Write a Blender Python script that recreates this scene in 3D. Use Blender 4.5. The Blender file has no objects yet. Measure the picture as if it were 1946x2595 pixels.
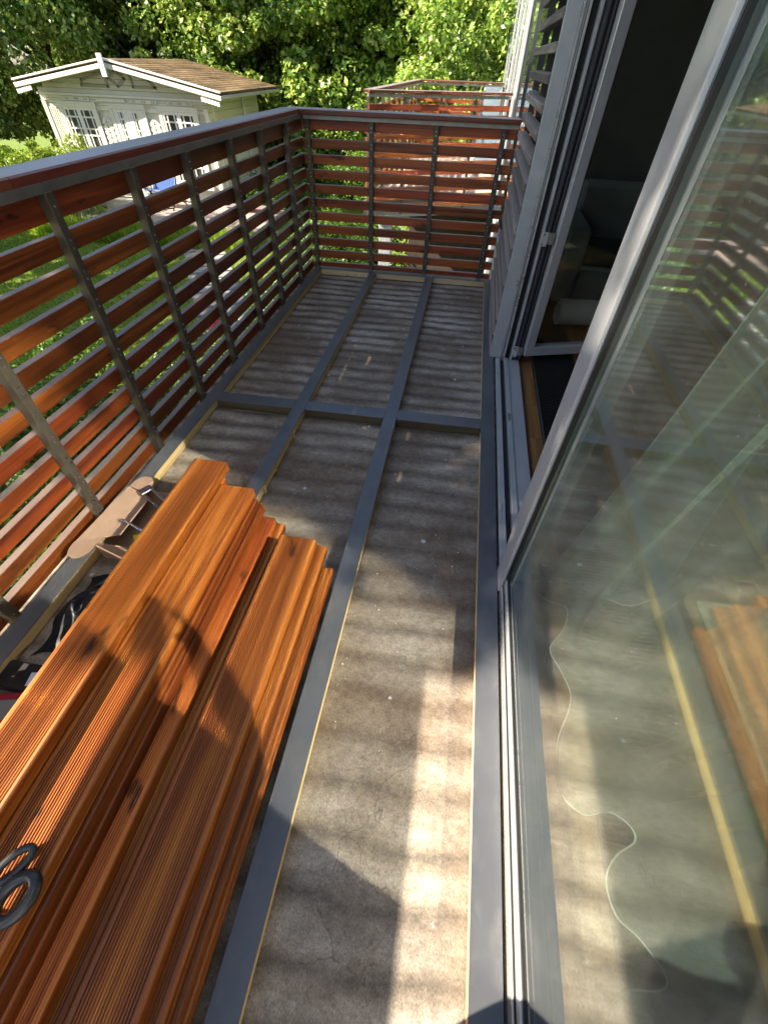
import bpy, bmesh, math, random
import numpy as np
from mathutils import Vector, Matrix
random.seed(7); RNG = np.random.default_rng(11)
S = bpy.context.scene
C = S.collection
# ------------------------------------------------------------------ camera
def rad(a): return math.radians(a)
YAW, PITCH, ROLL = rad(-7.97933), rad(46.92074), rad(2.28078)
cy, sy, cp, sp, cr, sr = math.cos(YAW), math.sin(YAW), math.cos(PITCH), math.sin(PITCH), math.cos(ROLL), math.sin(ROLL)
fwd = Vector((sy*cp, cy*cp, -sp)); rgt = Vector((cy, -sy, 0)); upv = rgt.cross(fwd)
r2 = rgt*cr + upv*sr; u2 = upv*cr - rgt*sr
cam = bpy.data.cameras.new('camera'); co = bpy.data.objects.new('camera', cam); C.objects.link(co)
co.matrix_world = Matrix(((r2.x, u2.x, -fwd.x, 0), (r2.y, u2.y, -fwd.y, 0), (r2.z, u2.z, -fwd.z, 1.5), (0, 0, 0, 1)))
cam.sensor_fit = 'HORIZONTAL'; cam.sensor_width = 36; cam.lens = 36*1074.783/1946
cam.clip_start = 0.02; cam.clip_end = 500
S.camera = co
# ------------------------------------------------------------------ sky, sun, exposure
SUN = Vector((1, .39, -.785)).normalized()          # the way the light travels
w = bpy.data.worlds.new('World'); S.world = w; w.use_nodes = True
sky = w.node_tree.nodes.new('ShaderNodeTexSky'); sky.sky_type = 'NISHITA'; sky.sun_disc = False
sky.sun_elevation = math.asin(-SUN.z); sky.sun_rotation = math.atan2(-SUN.x, -SUN.y) % (2*math.pi)
w.node_tree.links.new(sky.outputs[0], w.node_tree.nodes['Background'].inputs[0])
w.node_tree.nodes['Background'].inputs[1].default_value = 0.076
sl = bpy.data.lights.new('sun', 'SUN'); sl.energy = 5.0; sl.angle = rad(.53); sl.color = (1, .88, .70)
so = bpy.data.objects.new('sun', sl); C.objects.link(so); so.rotation_euler = SUN.to_track_quat('-Z', 'Y').to_euler()
so.location = (-8, -4, 9)
S.view_settings.view_transform = 'Standard'; S.view_settings.look = 'None'; S.view_settings.gamma = 1
S.view_settings.exposure = 1.85
cs = S.cycles if hasattr(S, 'cycles') else None
S.render.engine = 'CYCLES'
cs = S.cycles
cs.use_denoising = True
cs.max_bounces = 7; cs.transparent_max_bounces = 20; cs.diffuse_bounces = 2; cs.glossy_bounces = 4; cs.transmission_bounces = 6
cs.caustics_reflective = True; cs.sample_clamp_indirect = 0; cs.blur_glossy = 0.0
cs.use_guiding = True; cs.use_surface_guiding = True; cs.use_volume_guiding = False; cs.guiding_training_samples = 64
cs.use_adaptive_sampling = True; cs.adaptive_threshold = .015; cs.adaptive_min_samples = 56
# ------------------------------------------------------------------ materials
def nd(nt, typ, ins=None, **props):
    n = nt.nodes.new(typ)
    for k, v in props.items(): setattr(n, k, v)
    for k, v in (ins or {}).items():
        s = n.inputs[k]
        if isinstance(v, bpy.types.NodeSocket): nt.links.new(v, s)
        else: s.default_value = v
    return n
def c4(c): return (c[0], c[1], c[2], 1)
def new_mat(name):
    m = bpy.data.materials.new(name); m.use_nodes = True; nt = m.node_tree
    return m, nt, nt.nodes['Principled BSDF']
def ramp(nt, fac, stops, interp='LINEAR'):
    n = nd(nt, 'ShaderNodeValToRGB', {'Fac': fac}); e = n.color_ramp.elements; n.color_ramp.interpolation = interp
    while len(e) < len(stops): e.new(.5)
    for i, (p, c) in enumerate(stops): e[i].position = p; e[i].color = c4(c) if len(c) == 3 else c
    return n.outputs[0]
def mixc(nt, f, a, b, typ='MIX'):
    n = nd(nt, 'ShaderNodeMix', None, data_type='RGBA', blend_type=typ)
    for i, v in ((0, f), (6, a), (7, b)):
        if isinstance(v, bpy.types.NodeSocket): nt.links.new(v, n.inputs[i])
        else: n.inputs[i].default_value = c4(v) if (i and len(v) == 3) else v
    return n.outputs[2]
def mth(nt, op, a, b=0.0, c=None, clamp=False):
    n = nd(nt, 'ShaderNodeMath', {0: a, 1: b}, operation=op, use_clamp=clamp)
    if c is not None:
        if isinstance(c, bpy.types.NodeSocket): nt.links.new(c, n.inputs[2])
        else: n.inputs[2].default_value = c
    return n.outputs[0]
def coords(nt, scale=(1, 1, 1), src='Object', rand=True):
    tc = nd(nt, 'ShaderNodeTexCoord'); v = tc.outputs[src]
    if rand:
        oi = nd(nt, 'ShaderNodeObjectInfo')
        off = nd(nt, 'ShaderNodeVectorMath', {0: (37.1, 91.7, 13.3), 1: (0, 0, 0)}, operation='SCALE'); nt.links.new(oi.outputs['Random'], off.inputs[3])
        v = nd(nt, 'ShaderNodeVectorMath', {0: v, 1: off.outputs[0]}, operation='ADD').outputs[0]
    return nd(nt, 'ShaderNodeMapping', {'Vector': v, 'Scale': scale}).outputs[0]
def noise(nt, v, scale, detail=4, rough=.55, dist=0):
    return nd(nt, 'ShaderNodeTexNoise', {'Vector': v, 'Scale': scale, 'Detail': detail, 'Roughness': rough, 'Distortion': dist}).outputs[0]
def bump(nt, b, h, strength=.3, dist=.002):
    n = nd(nt, 'ShaderNodeBump', {'Height': h, 'Strength': strength, 'Distance': dist}); nt.links.new(n.outputs[0], b.inputs['Normal'])
def wood(name, dark, mid, light, grain_axis=1, gscale=1.0, rough=.45, knots=True, weather=None, rvar=.25, spec=.5, coat=0):
    """timber: long grain along one axis, knots, tone different from piece to piece; weather = grey of worn upper faces"""
    m, nt, b = new_mat(name)
    sc = [70*gscale]*3; sc[grain_axis] = 1.6*gscale
    v = coords(nt, tuple(sc)); g1 = noise(nt, v, 1, 5, .65, .4)
    sc2 = [14*gscale]*3; sc2[grain_axis] = .7*gscale
    g2 = noise(nt, coords(nt, tuple(sc2)), 1, 3, .5, 1.2)
    f = mth(nt, 'ADD', mth(nt, 'MULTIPLY', g1, .55), mth(nt, 'MULTIPLY', g2, .5))
    col = ramp(nt, f, [(.36, dark), (.52, mid), (.68, light)])
    if knots:
        sc3 = [8.0]*3; sc3[grain_axis] = 2.8
        vv = coords(nt, tuple(sc3)); 
        wob = nd(nt, 'ShaderNodeVectorMath', {0: vv, 1: nd(nt, 'ShaderNodeTexNoise', {'Vector': vv, 'Scale': 4.0}).outputs[1]}, operation='ADD').outputs[0]
        vo = nd(nt, 'ShaderNodeTexVoronoi', {'Vector': wob, 'Scale': 1.0})
        k = mth(nt, 'MULTIPLY', ramp(nt, vo.outputs['Distance'], [(.07, (1, 1, 1)), (.2, (0, 0, 0))]),
                ramp(nt, nd(nt, 'ShaderNodeSeparateColor', {0: vo.outputs['Color']}).outputs[0], [(.42, (0, 0, 0)), (.44, (1, 1, 1))]))
        col = mixc(nt, mth(nt, 'MULTIPLY', k, .85), col, tuple(x*.3 for x in dark))
    oi = nd(nt, 'ShaderNodeObjectInfo')
    br = mth(nt, 'ADD', mth(nt, 'MULTIPLY', oi.outputs['Random'], 2*rvar), 1-rvar)
    hu = mth(nt, 'MULTIPLY_ADD', mth(nt, 'FRACT', mth(nt, 'MULTIPLY', oi.outputs['Random'], 7.31)), .02, .488)
    col = nd(nt, 'ShaderNodeHueSaturation', {'Color': col, 'Value': br, 'Hue': hu}).outputs[0]
    if weather:
        ge = nd(nt, 'ShaderNodeNewGeometry'); nz = nd(nt, 'ShaderNodeSeparateXYZ', {0: ge.outputs['True Normal']}).outputs[2]
        wn = noise(nt, coords(nt, tuple(s*.25 for s in sc2)), 1.0, 4, .7, .6)
        wf = mth(nt, 'MULTIPLY', ramp(nt, nz, [(.55, (0, 0, 0)), (.9, (1, 1, 1))]), ramp(nt, wn, [(.3, (.55, .55, .55)), (.6, (1, 1, 1))]))
        sp_ = ramp(nt, noise(nt, coords(nt, tuple(s*.8 for s in sc2)), 2.5, 5, .8), [(.66, (0, 0, 0)), (.72, (.75, .75, .75))])
        wf = mth(nt, 'MAXIMUM', wf, mth(nt, 'MULTIPLY', sp_, weather[1]))
        col = mixc(nt, wf, col, mixc(nt, g1, tuple(x*.6 for x in weather[0]), weather[0]))
    nt.links.new(col, b.inputs['Base Color'])
    nt.links.new(ramp(nt, g1, [(.3, (rough-.1,)*3), (.7, (rough+.15,)*3)]), b.inputs['Roughness'])
    b.inputs['Specular IOR Level'].default_value = spec
    b.inputs['Coat Weight'].default_value = coat; b.inputs['Coat Roughness'].default_value = .25
    bump(nt, b, g1, .35, .0015)
    return m
def plain(name, col, rough=.5, metal=0, nscale=40, namp=.12, bumpd=.0006, spec=.5, detail=4, src='Object', stretch=(1, 1, 1)):
    m, nt, b = new_mat(name); v = coords(nt, stretch, src); n = noise(nt, v, nscale, detail, .6)
    n2 = noise(nt, v, nscale*.07, 3, .6)
    lo = tuple(x*(1-namp) for x in col); hi = tuple(min(1, x*(1+namp)) for x in col)
    c = mixc(nt, .5, ramp(nt, n, [(.3, lo), (.7, hi)]), ramp(nt, n2, [(.35, lo), (.65, hi)]))
    nt.links.new(c, b.inputs['Base Color']); b.inputs['Metallic'].default_value = metal; b.inputs['Specular IOR Level'].default_value = spec
    nt.links.new(ramp(nt, n2, [(.3, (max(.02, rough-.06),)*3), (.7, (rough+.08,)*3)]), b.inputs['Roughness'])
    if bumpd: bump(nt, b, n, .4, bumpd)
    return m
def glass_mat(name, r0, tint, rough=.0, dust=0):
    """thin clear pane: lets light and view straight through, mirrors more the flatter one looks along it"""
    m, nt, b = new_mat(name); nt.nodes.remove(b); out = nt.nodes['Material Output']
    lw = nd(nt, 'ShaderNodeLayerWeight', {'Blend': .5})
    f = mth(nt, 'MULTIPLY_ADD', mth(nt, 'POWER', lw.outputs['Facing'], 5.0), 1-r0, r0)
    tr = nd(nt, 'ShaderNodeBsdfTransparent', {'Color': c4(tint)}); gl = nd(nt, 'ShaderNodeBsdfGlossy', {'Color': (.97, 1, .99, 1), 'Roughness': rough})
    mx = nd(nt, 'ShaderNodeMixShader', {0: f, 1: tr.outputs[0], 2: gl.outputs[0]})
    if dust:
        v = coords(nt, (1, 1, 1), 'Object', False); dn = noise(nt, v, 3.5, 5, .7); sp2 = noise(nt, v, 160, 2, .5)
        df = mth(nt, 'MULTIPLY', mth(nt, 'ADD', ramp(nt, dn, [(.35, (.25, .25, .25)), (.7, (1, 1, 1))]), ramp(nt, sp2, [(.70, (0, 0, 0)), (.76, (3, 3, 3))])), dust)
        dd = nd(nt, 'ShaderNodeBsdfDiffuse', {'Color': (.6, .62, .58, 1)})
        mx = nd(nt, 'ShaderNodeMixShader', {0: df, 1: mx.outputs[0], 2: dd.outputs[0]})
    nt.links.new(mx.outputs[0], out.inputs[0]); return m
def leaf_mat(name, cols, trans=.45, rough=.45):
    m, nt, b = new_mat(name); ge = nd(nt, 'ShaderNodeNewGeometry'); oi = nd(nt, 'ShaderNodeObjectInfo')
    n = noise(nt, coords(nt, (.35, .35, .35), 'Object'), 1.0, 3)
    f = mth(nt, 'ADD', mth(nt, 'MULTIPLY', ge.outputs['Random Per Island'], .7), mth(nt, 'MULTIPLY_ADD', n, .9, -.3))
    col = ramp(nt, f, [(i/(len(cols)-1)*.9+.05, c) for i, c in enumerate(cols)])
    col = nd(nt, 'ShaderNodeHueSaturation', {'Color': col, 'Value': mth(nt, 'MULTIPLY_ADD', oi.outputs['Random'], .35, .82)}).outputs[0]
    nt.links.new(col, b.inputs['Base Color']); b.inputs['Roughness'].default_value = rough
    tl = nd(nt, 'ShaderNodeBsdfTranslucent'); nt.links.new(mixc(nt, .5, col, (.5, .6, .05), 'MULTIPLY'), tl.inputs[0])
    nt.links.new(mixc(nt, .25, col, (.35, .42, .02)), tl.inputs[0])
    mx = nd(nt, 'ShaderNodeMixShader', {0: trans, 1: b.outputs[0], 2: tl.outputs[0]}); nt.links.new(mx.outputs[0], nt.nodes['Material Output'].inputs[0])
    return m

M = {}
M['deck'] = wood('larch_deck', (.045, .010, .003), (.235, .066, .009), (.50, .19, .03), 1, .62, .40, True, None, .32, .4, .04)
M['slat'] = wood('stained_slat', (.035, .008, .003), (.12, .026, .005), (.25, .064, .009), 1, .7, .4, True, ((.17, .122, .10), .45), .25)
M['slat_x_lit'] = wood('stained_slat_cross_lit', (.09, .02, .006), (.27, .062, .012), (.42, .115, .022), 0, .7, .4, True, ((.22, .18, .16), .3), .25)  # paler copy of the slat stain; light on the far railing put into it
M['cap'] = wood('worn_cap', (.055, .014, .008), (.13, .034, .016), (.2, .06, .028), 1, .7, .38, False, ((.30, .30, .33), .3), .1)
M['cap_x'] = wood('worn_cap_cross', (.055, .014, .008), (.13, .034, .016), (.2, .06, .028), 0, .7, .38, False, ((.36, .32, .34), .3), .1)
M['grey_wood'] = wood('weathered_louvre', (.06, .045, .036), (.15, .12, .10), (.30, .25, .21), 1, .8, .7, False, ((.36, .30, .26), .2), .3)
M['pine'] = wood('raw_pine', (.34, .21, .085), (.56, .40, .19), (.70, .54, .29), 1, .6, .6, True, None, .15, .3)
M['pine_x'] = wood('raw_pine_cross', (.34, .24, .12), (.52, .40, .22), (.66, .55, .34), 0, .6, .6, True, None, .15, .3)
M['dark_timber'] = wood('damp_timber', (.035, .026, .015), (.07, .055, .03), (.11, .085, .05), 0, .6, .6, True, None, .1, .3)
M['oak'] = wood('oiled_oak', (.17, .08, .024), (.28, .145, .042), (.40, .23, .075), 1, .7, .4, False, None, .28)
M['redwood'] = plain('red_brown_strip', (.06, .015, .008), .5, 0, 30)
M['steel'] = plain('painted_steel', (.085, .072, .058), .45, .35, 25, .25, .0005)
M['galv_lit'] = plain('galvanised_rail_lit', (.36, .35, .34), .40, .3, 14, .3, .0008)  # pale copy of the rail steel, sky reflection put into its colour
M['galv_shade'] = plain('galvanised_rail_shade', (.15, .145, .132), .42, .3, 14, .3, .0008)  # darker copy of that steel, its dimmer light put into the colour
M['zinc'] = plain('zinc_steel', (.55, .57, .6), .28, 1, 60, .1, .0003)
M['alu'] = plain('grey_powder_coat', (.42, .435, .46), .34, .25, 260, .08, .00025)
M['alu_light'] = plain('pale_aluminium', (.52, .53, .54), .3, .5, 200, .08, .0002)
M['alu_dark'] = plain('dark_profile', (.055, .06, .07), .35, .3, 200, .1, .0002)
M['rubber'] = plain('black_rubber', (.008, .008, .008), .6, 0, 80, .2)
M['glass'] = glass_mat('window_glass', .27, (.86, .91, .895), .03, .017)
M['glass_in'] = glass_mat('window_glass_inner', .06, (.91, .94, .92), .03)
M['red_glass'] = plain('red_glass', (.12, .008, .02), .1, 0, 5)
M['dark_glass'] = plain('dim_glass', (.06, .062, .055), .07, 0, 5, .3, 0)
M['white'] = plain('white_paint', (.78, .77, .74), .5, 0, 30, .05)
M['cream'] = plain('cream_paint', (.74, .72, .63), .55, 0, 12, .08, .001)
M['taupe'] = plain('taupe_paint', (.42, .40, .36), .6, 0, 12, .1)
M['moss_roof'] = plain('mossy_shingle', (.155, .11, .062), .95, 0, 5, .8, .08, .1, 9)
M['cardboard'] = plain('cardboard', (.36, .235, .165), .75, 0, 20, .08, .0002)
M['yellow'] = plain('yellow_label', (.62, .52, .02), .4, 0, 60, .04, 0)
M['black_bag'] = plain('black_film', (.013, .015, .02), .42, 0, 10, .2, 0, .18)
M['black_plastic'] = plain('black_plastic', (.015, .015, .016), .35, 0, 300, .1, .0002)
M['red_plastic'] = plain('red_plastic', (.30, .015, .035), .35, 0, 60, .08, 0)
M['screen'] = plain('grey_screen', (.20, .21, .20), .2, 0, 60, .04, 0)
M['label'] = plain('white_sticker', (.55, .6, .75), .4, 0, 60, .03, 0)
M['scissor'] = plain('scissor_handle', (.03, .031, .033), .3, 0, 150, .1, .0002, .6)
M['chair_fabric'] = plain('grey_upholstery', (.21, .215, .21), .9, 0, 60, .12, .002)
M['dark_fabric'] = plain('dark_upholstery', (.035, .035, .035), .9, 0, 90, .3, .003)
M['carpet'] = plain('beige_backing', (.55, .52, .46), .85, 0, 60, .1, .001)
M['rug'] = plain('shaggy_rug', (.46, .40, .27), .95, 0, 55, .45, .012, .2, 6)
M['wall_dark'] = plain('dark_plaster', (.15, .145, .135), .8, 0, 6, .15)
M['plaster'] = plain('grey_render', (.30, .31, .33), .8, 0, 40, .08, .002)
M['ceiling'] = plain('white_ceiling', (.6, .6, .58), .8, 0, 20, .03)
M['concrete'] = plain('concrete', (.24, .235, .225), .85, 0, 14, .15, .002)
M['paving'] = plain('pink_paver', (.40, .30, .26), .8, 0, 7, .18, .003)
M['slab'] = plain('grey_slab', (.27, .27, .26), .8, 0, 9, .18, .003)
M['bark'] = plain('bark', (.055, .042, .03), .9, 0, 9, .4, .02, .3, 5, 'Object', (1, 1, .2))
M['crumb'] = plain('plaster_crumb', (.55, .53, .48), .85, 0, 90, .3)
M['soil'] = plain('soil', (.05, .038, .025), .95, 0, 9, .4, .02)  # dark ground tone, shade under the next balcony put into it
M['blue'] = plain('blue_canvas', (.045, .11, .33), .7, 0, 40, .06)
M['pale_blue'] = plain('pale_blue_canvas', (.11, .15, .19), .8, 0, 40, .06)
M['red'] = plain('red_enamel', (.55, .012, .012), .3, 0, 40, .05)
M['skin'] = plain('skin', (.50, .30, .22), .5, 0, 60, .06, .0003)
M['shirt'] = plain('dark_shirt', (.05, .055, .065), .85, 0, 90, .1, .001)
M['trousers'] = plain('grey_trousers', (.12, .125, .13), .85, 0, 90, .1, .001)
M['hair'] = plain('dark_hair', (.03, .02, .013), .5, 0, 120, .3, .002)
M['leaf'] = leaf_mat('beech_leaf', [(.03, .075, .014), (.12, .23, .034), (.30, .42, .08), (.56, .62, .18)], .25, .36)
M['leaf_dark'] = leaf_mat('dark_leaf', [(.02, .045, .012), (.045, .09, .02), (.08, .13, .025), (.16, .18, .03)], .3)
M['leaf_shrub'] = leaf_mat('shrub_leaf', [(.016, .05, .01), (.04, .12, .014), (.08, .19, .02), (.2, .28, .03)], .35)
M['grass'] = leaf_mat('grass_blade', [(.09, .17, .014), (.16, .29, .02), (.26, .38, .03), (.38, .42, .06)], .45)
# shade cloth tape on the joists: fine grit that glitters in the sun
m, nt, b = new_mat('joist_tape'); v = coords(nt, (1, 1, 1), 'Object', False)
n = noise(nt, v, 900, 2, .7); n2 = noise(nt, v, 3, 3)
nt.links.new(ramp(nt, n2, [(.35, (.078, .083, .094)), (.65, (.098, .103, .114))]), b.inputs['Base Color'])
du = mth(nt, 'MULTIPLY', ramp(nt, noise(nt, coords(nt, (1, .5, 1), 'Object', True), 11, 6, .75), [(.5, (0, 0, 0)), (.75, (1, 1, 1))]), .5)
base = b.inputs['Base Color'].links[0].from_socket; nt.links.new(mixc(nt, du, base, (.17, .165, .155)), b.inputs['Base Color'])
nt.links.new(mth(nt, 'MULTIPLY_ADD', du, .4, .32), b.inputs['Roughness']); b.inputs['Specular IOR Level'].default_value = .55
bump(nt, b, mth(nt, 'ADD', n, mth(nt, 'MULTIPLY', noise(nt, coords(nt, (1, .35, 1)), 9, 3), 6.0)), .35, .0007); M['tape'] = m
# bitumen membrane: dirt lines left by the old boards, blotches, bird lime
m, nt, b = new_mat('bitumen_membrane'); v = coords(nt, (1, 1, 1), 'Object', False)
sep = nd(nt, 'ShaderNodeSeparateXYZ', {0: v}); yy = sep.outputs[1]; xx = sep.outputs[0]
wob = mth(nt, 'MULTIPLY_ADD', noise(nt, coords(nt, (2.2, 1.2, 1), 'Object', False), 1, 3), .10, -.05)
ph = mth(nt, 'MULTIPLY', mth(nt, 'ADD', mth(nt, 'ADD', yy, wob), mth(nt, 'MULTIPLY', xx, -.023)), 2*math.pi/.1345)
wave = mth(nt, 'MULTIPLY_ADD', nd(nt, 'ShaderNodeMath', {0: ph}, operation='SINE').outputs[0], .5, .5)
brk = noise(nt, coords(nt, (4.0, 13, 1), 'Object', False), 1, 7, .68)
big = noise(nt, v, 1.6, 4, .6); fine = noise(nt, v, 46, 6, .75); grit = noise(nt, coords(nt, (1, .6, 1), 'Object', False), 240, 4, .8)
wave = mth(nt, 'POWER', wave, .5)
st = mth(nt, 'ADD', mth(nt, 'MULTIPLY', wave, .34), mth(nt, 'MULTIPLY', brk, .78))
ax = mth(nt, 'MULTIPLY_ADD', yy, .28, -.25, True)
st = mth(nt, 'ADD', mth(nt, 'MULTIPLY', st, mth(nt, 'MULTIPLY_ADD', ax, .55, .45)), mth(nt, 'MULTIPLY', mth(nt, 'SUBTRACT', 1.0, ax), .26))
col = ramp(nt, st, [(.34, (.05, .044, .038)), (.52, (.22, .185, .15)), (.74, (.50, .455, .39))])
col = mixc(nt, ramp(nt, big, [(.40, (.75, .75, .75)), (.62, (0, 0, 0))]), col, (.125, .082, .052))
col = mixc(nt, .55, col, ramp(nt, fine, [(.30, (.2, .19, .18)), (.5, (.5, .5, .5)), (.72, (.82, .82, .81))]), 'OVERLAY')
col = mixc(nt, .6, col, ramp(nt, grit, [(.33, (.18, .17, .16)), (.67, (.80, .80, .79))]), 'OVERLAY')
vd = nd(nt, 'ShaderNodeVectorMath', {0: v, 1: nd(nt, 'ShaderNodeVectorMath', {0: nd(nt, 'ShaderNodeTexNoise', {'Vector': v, 'Scale': 5.0, 'Detail': 5.0}).outputs[1], 1: (.25, .25, 0)}, operation='MULTIPLY').outputs[0]}, operation='ADD').outputs[0]
ck = nd(nt, 'ShaderNodeTexVoronoi', {'Vector': vd, 'Scale': 4.5}, feature='DISTANCE_TO_EDGE').outputs['Distance']
ckm = mth(nt, 'MULTIPLY', ramp(nt, ck, [(.002, (1, 1, 1)), (.008, (0, 0, 0))]), ramp(nt, noise(nt, v, 2.3, 3), [(.52, (0, 0, 0)), (.66, (.45, .45, .45))]))
col = mixc(nt, ckm, col, (.03, .026, .022))
scf = mth(nt, 'MULTIPLY', ramp(nt, noise(nt, coords(nt, (3, 1.2, 1), 'Object', False), 9, 6, .8), [(.60, (0, 0, 0)), (.72, (1, 1, 1))]), .55)
col = mixc(nt, scf, col, (.42, .40, .36))
lime = nd(nt, 'ShaderNodeTexVoronoi', {'Vector': v, 'Scale': 7.0}); lz = mth(nt, 'ADD', lime.outputs['Distance'], mth(nt, 'MULTIPLY_ADD', noise(nt, v, 90, 3), .12, -.06))
lm = mth(nt, 'MULTIPLY', ramp(nt, lz, [(.06, (1, 1, 1)), (.085, (0, 0, 0))]), ramp(nt, nd(nt, 'ShaderNodeSeparateColor', {0: lime.outputs['Color']}).outputs[1], [(.62, (0, 0, 0)), (.64, (1, 1, 1))]))
col = mixc(nt, mth(nt, 'MULTIPLY', lm, .8), col, (.62, .62, .60))
nt.links.new(col, b.inputs['Base Color']); b.inputs['Roughness'].default_value = .7; b.inputs['Specular IOR Level'].default_value = .35
bump(nt, b, mth(nt, 'ADD', mth(nt, 'MULTIPLY', grit, .5), fine), .55, .004); M['membrane'] = m
# lawn soil under the blades
m, nt, b = new_mat('lawn'); v = coords(nt, (1, 1, 1), 'Object', False); n = noise(nt, v, 14, 5, .7); n2 = noise(nt, v, .5, 4)
col = mixc(nt, n2, ramp(nt, n, [(.3, (.05, .11, .012)), (.7, (.16, .28, .02))]), ramp(nt, n, [(.3, (.08, .12, .015)), (.7, (.26, .30, .04))]))
nt.links.new(col, b.inputs['Base Color']); b.inputs['Roughness'].default_value = .9; bump(nt, b, n, .8, .04); M['lawn'] = m
# voile: half open weave
m, nt, b = new_mat('voile'); nt.nodes.remove(b); tr = nd(nt, 'ShaderNodeBsdfTransparent'); df = nd(nt, 'ShaderNodeBsdfDiffuse', {'Color': (.62, .68, .64, 1)}); tl = nd(nt, 'ShaderNodeBsdfTranslucent', {'Color': (.62, .68, .64, 1)})
m1 = nd(nt, 'ShaderNodeMixShader', {0: .5, 1: df.outputs[0], 2: tl.outputs[0]}); lw = nd(nt, 'ShaderNodeLayerWeight', {'Blend': .5})
f = mth(nt, 'MULTIPLY_ADD', mth(nt, 'POWER', lw.outputs['Facing'], 2.0), .6, .20)
m2 = nd(nt, 'ShaderNodeMixShader', {0: f, 1: tr.outputs[0], 2: m1.outputs[0]}); nt.links.new(m2.outputs[0], nt.nodes['Material Output'].inputs[0]); M['voile'] = m
M['hem'] = plain('voile_hem', (.8, .8, .76), .8, 0, 60, .04, 0)

# ------------------------------------------------------------------ helpers
def tag(o, label=None, cat=None, group=None, kind=None):
    if label: o['label'] = label
    if cat: o['category'] = cat
    if group: o['group'] = group
    if kind: o['kind'] = kind
    return o
def empty(name, loc, label=None, cat=None, group=None, rz=0, kind=None):
    o = bpy.data.objects.new(name, None); C.objects.link(o); o.location = loc; o.rotation_euler = (0, 0, rz); o.empty_display_size = .1
    return tag(o, label, cat, group, kind)
def wloc(o):
    v = Vector((0, 0, 0))
    while o is not None: v = v + o.location; o = o.parent
    return v
def link(name, me, mat, parent=None, loc=(0, 0, 0), rot=(0, 0, 0), world=True):
    """world=True: loc is a world place (parents are only moved, not turned)"""
    if mat is not None and not me.materials: me.materials.append(M[mat] if isinstance(mat, str) else mat)
    o = bpy.data.objects.new(name, me); C.objects.link(o); o.rotation_euler = rot
    if parent is not None:
        o.parent = parent; o.location = Vector(loc) - wloc(parent) if world else Vector(loc)
    else: o.location = loc
    return o
def bm_mesh(bm, name, smooth=False):
    me = bpy.data.meshes.new(name); bm.normal_update(); bm.to_mesh(me); bm.free()
    if smooth: me.polygons.foreach_set('use_smooth', [True]*len(me.polygons))
    return me
def box_bm(sx, sy_, sz, bev=0, seg=1):
    bm = bmesh.new(); bmesh.ops.create_cube(bm, size=1, matrix=Matrix.Diagonal((sx, sy_, sz, 1)))
    if bev: bmesh.ops.bevel(bm, geom=bm.edges[:], offset=bev, segments=seg, affect='EDGES', profile=.6)
    return bm
_cache = {}
def box(name, x0, x1, y0, y1, z0, z1, mat, parent=None, bev=.002, rot=(0, 0, 0), seg=1):
    k = (round(x1-x0, 4), round(y1-y0, 4), round(z1-z0, 4), bev, seg, str(mat))
    if k not in _cache: _cache[k] = bm_mesh(box_bm(x1-x0, y1-y0, z1-z0, min(bev, .3*min(x1-x0, y1-y0, z1-z0)), seg), name)
    return link(name, _cache[k], mat, parent, ((x0+x1)/2, (y0+y1)/2, (z0+z1)/2), rot)
def pts_mesh(name, vs, fs, smooth=False):
    me = bpy.data.meshes.new(name); me.from_pydata([tuple(v) for v in vs], [], fs); me.update()
    if smooth: me.polygons.foreach_set('use_smooth', [True]*len(me.polygons))
    return me
def extrude_y(name, prof, y0, y1):
    """closed x,z outline pulled along y (local origin at its middle)"""
    n = len(prof); h = (y1-y0)/2
    vs = [(x, -h, z) for x, z in prof] + [(x, h, z) for x, z in prof]
    fs = [(i, (i+1) % n, n+(i+1) % n, n+i) for i in range(n)] + [tuple(range(n-1, -1, -1)), tuple(range(n, 2*n))]
    me = pts_mesh(name, vs, fs); bm = bmesh.new(); bm.from_mesh(me); bmesh.ops.recalc_face_normals(bm, faces=bm.faces[:]); bm.to_mesh(me); bm.free()
    return me
def tube_mesh(name, pts, r, seg=8, closed=False):
    pts = [Vector(p) for p in pts]; vs, fs = [], []; n = len(pts)
    for i, p in enumerate(pts):
        a = pts[(i-1) % n] if (closed or i) else p; c = pts[(i+1) % n] if (closed or i < n-1) else p
        t = (c-a).normalized(); ref = Vector((0, 0, 1)) if abs(t.z) < .9 else Vector((1, 0, 0))
        s = t.cross(ref).normalized(); u = s.cross(t); rr = r[i] if isinstance(r, (list, tuple)) else r
        for k in range(seg):
            an = 2*math.pi*k/seg; vs.append(p + s*math.cos(an)*rr + u*math.sin(an)*rr)
    m_ = n if closed else n-1
    for i in range(m_):
        for k in range(seg):
            j = (i+1) % n; fs.append((i*seg+k, i*seg+(k+1) % seg, j*seg+(k+1) % seg, j*seg+k))
    if not closed: fs += [tuple(range(seg-1, -1, -1)), tuple((n-1)*seg+k for k in range(seg))]
    return pts_mesh(name, vs, fs, True)
def fast_mesh(name, V, nper):
    """V (n*nper,3) : n separate polygons of nper corners"""
    n = len(V)//nper; me = bpy.data.meshes.new(name)
    me.vertices.add(len(V)); me.vertices.foreach_set('co', np.ascontiguousarray(V, dtype=np.float32).ravel())
    me.loops.add(len(V)); me.loops.foreach_set('vertex_index', np.arange(len(V), dtype=np.int32))
    me.polygons.add(n); me.polygons.foreach_set('loop_start', np.arange(0, len(V), nper, dtype=np.int32))
    me.polygons.foreach_set('loop_total', np.full(n, nper, dtype=np.int32)); me.update(calc_edges=True)
    return me
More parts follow.
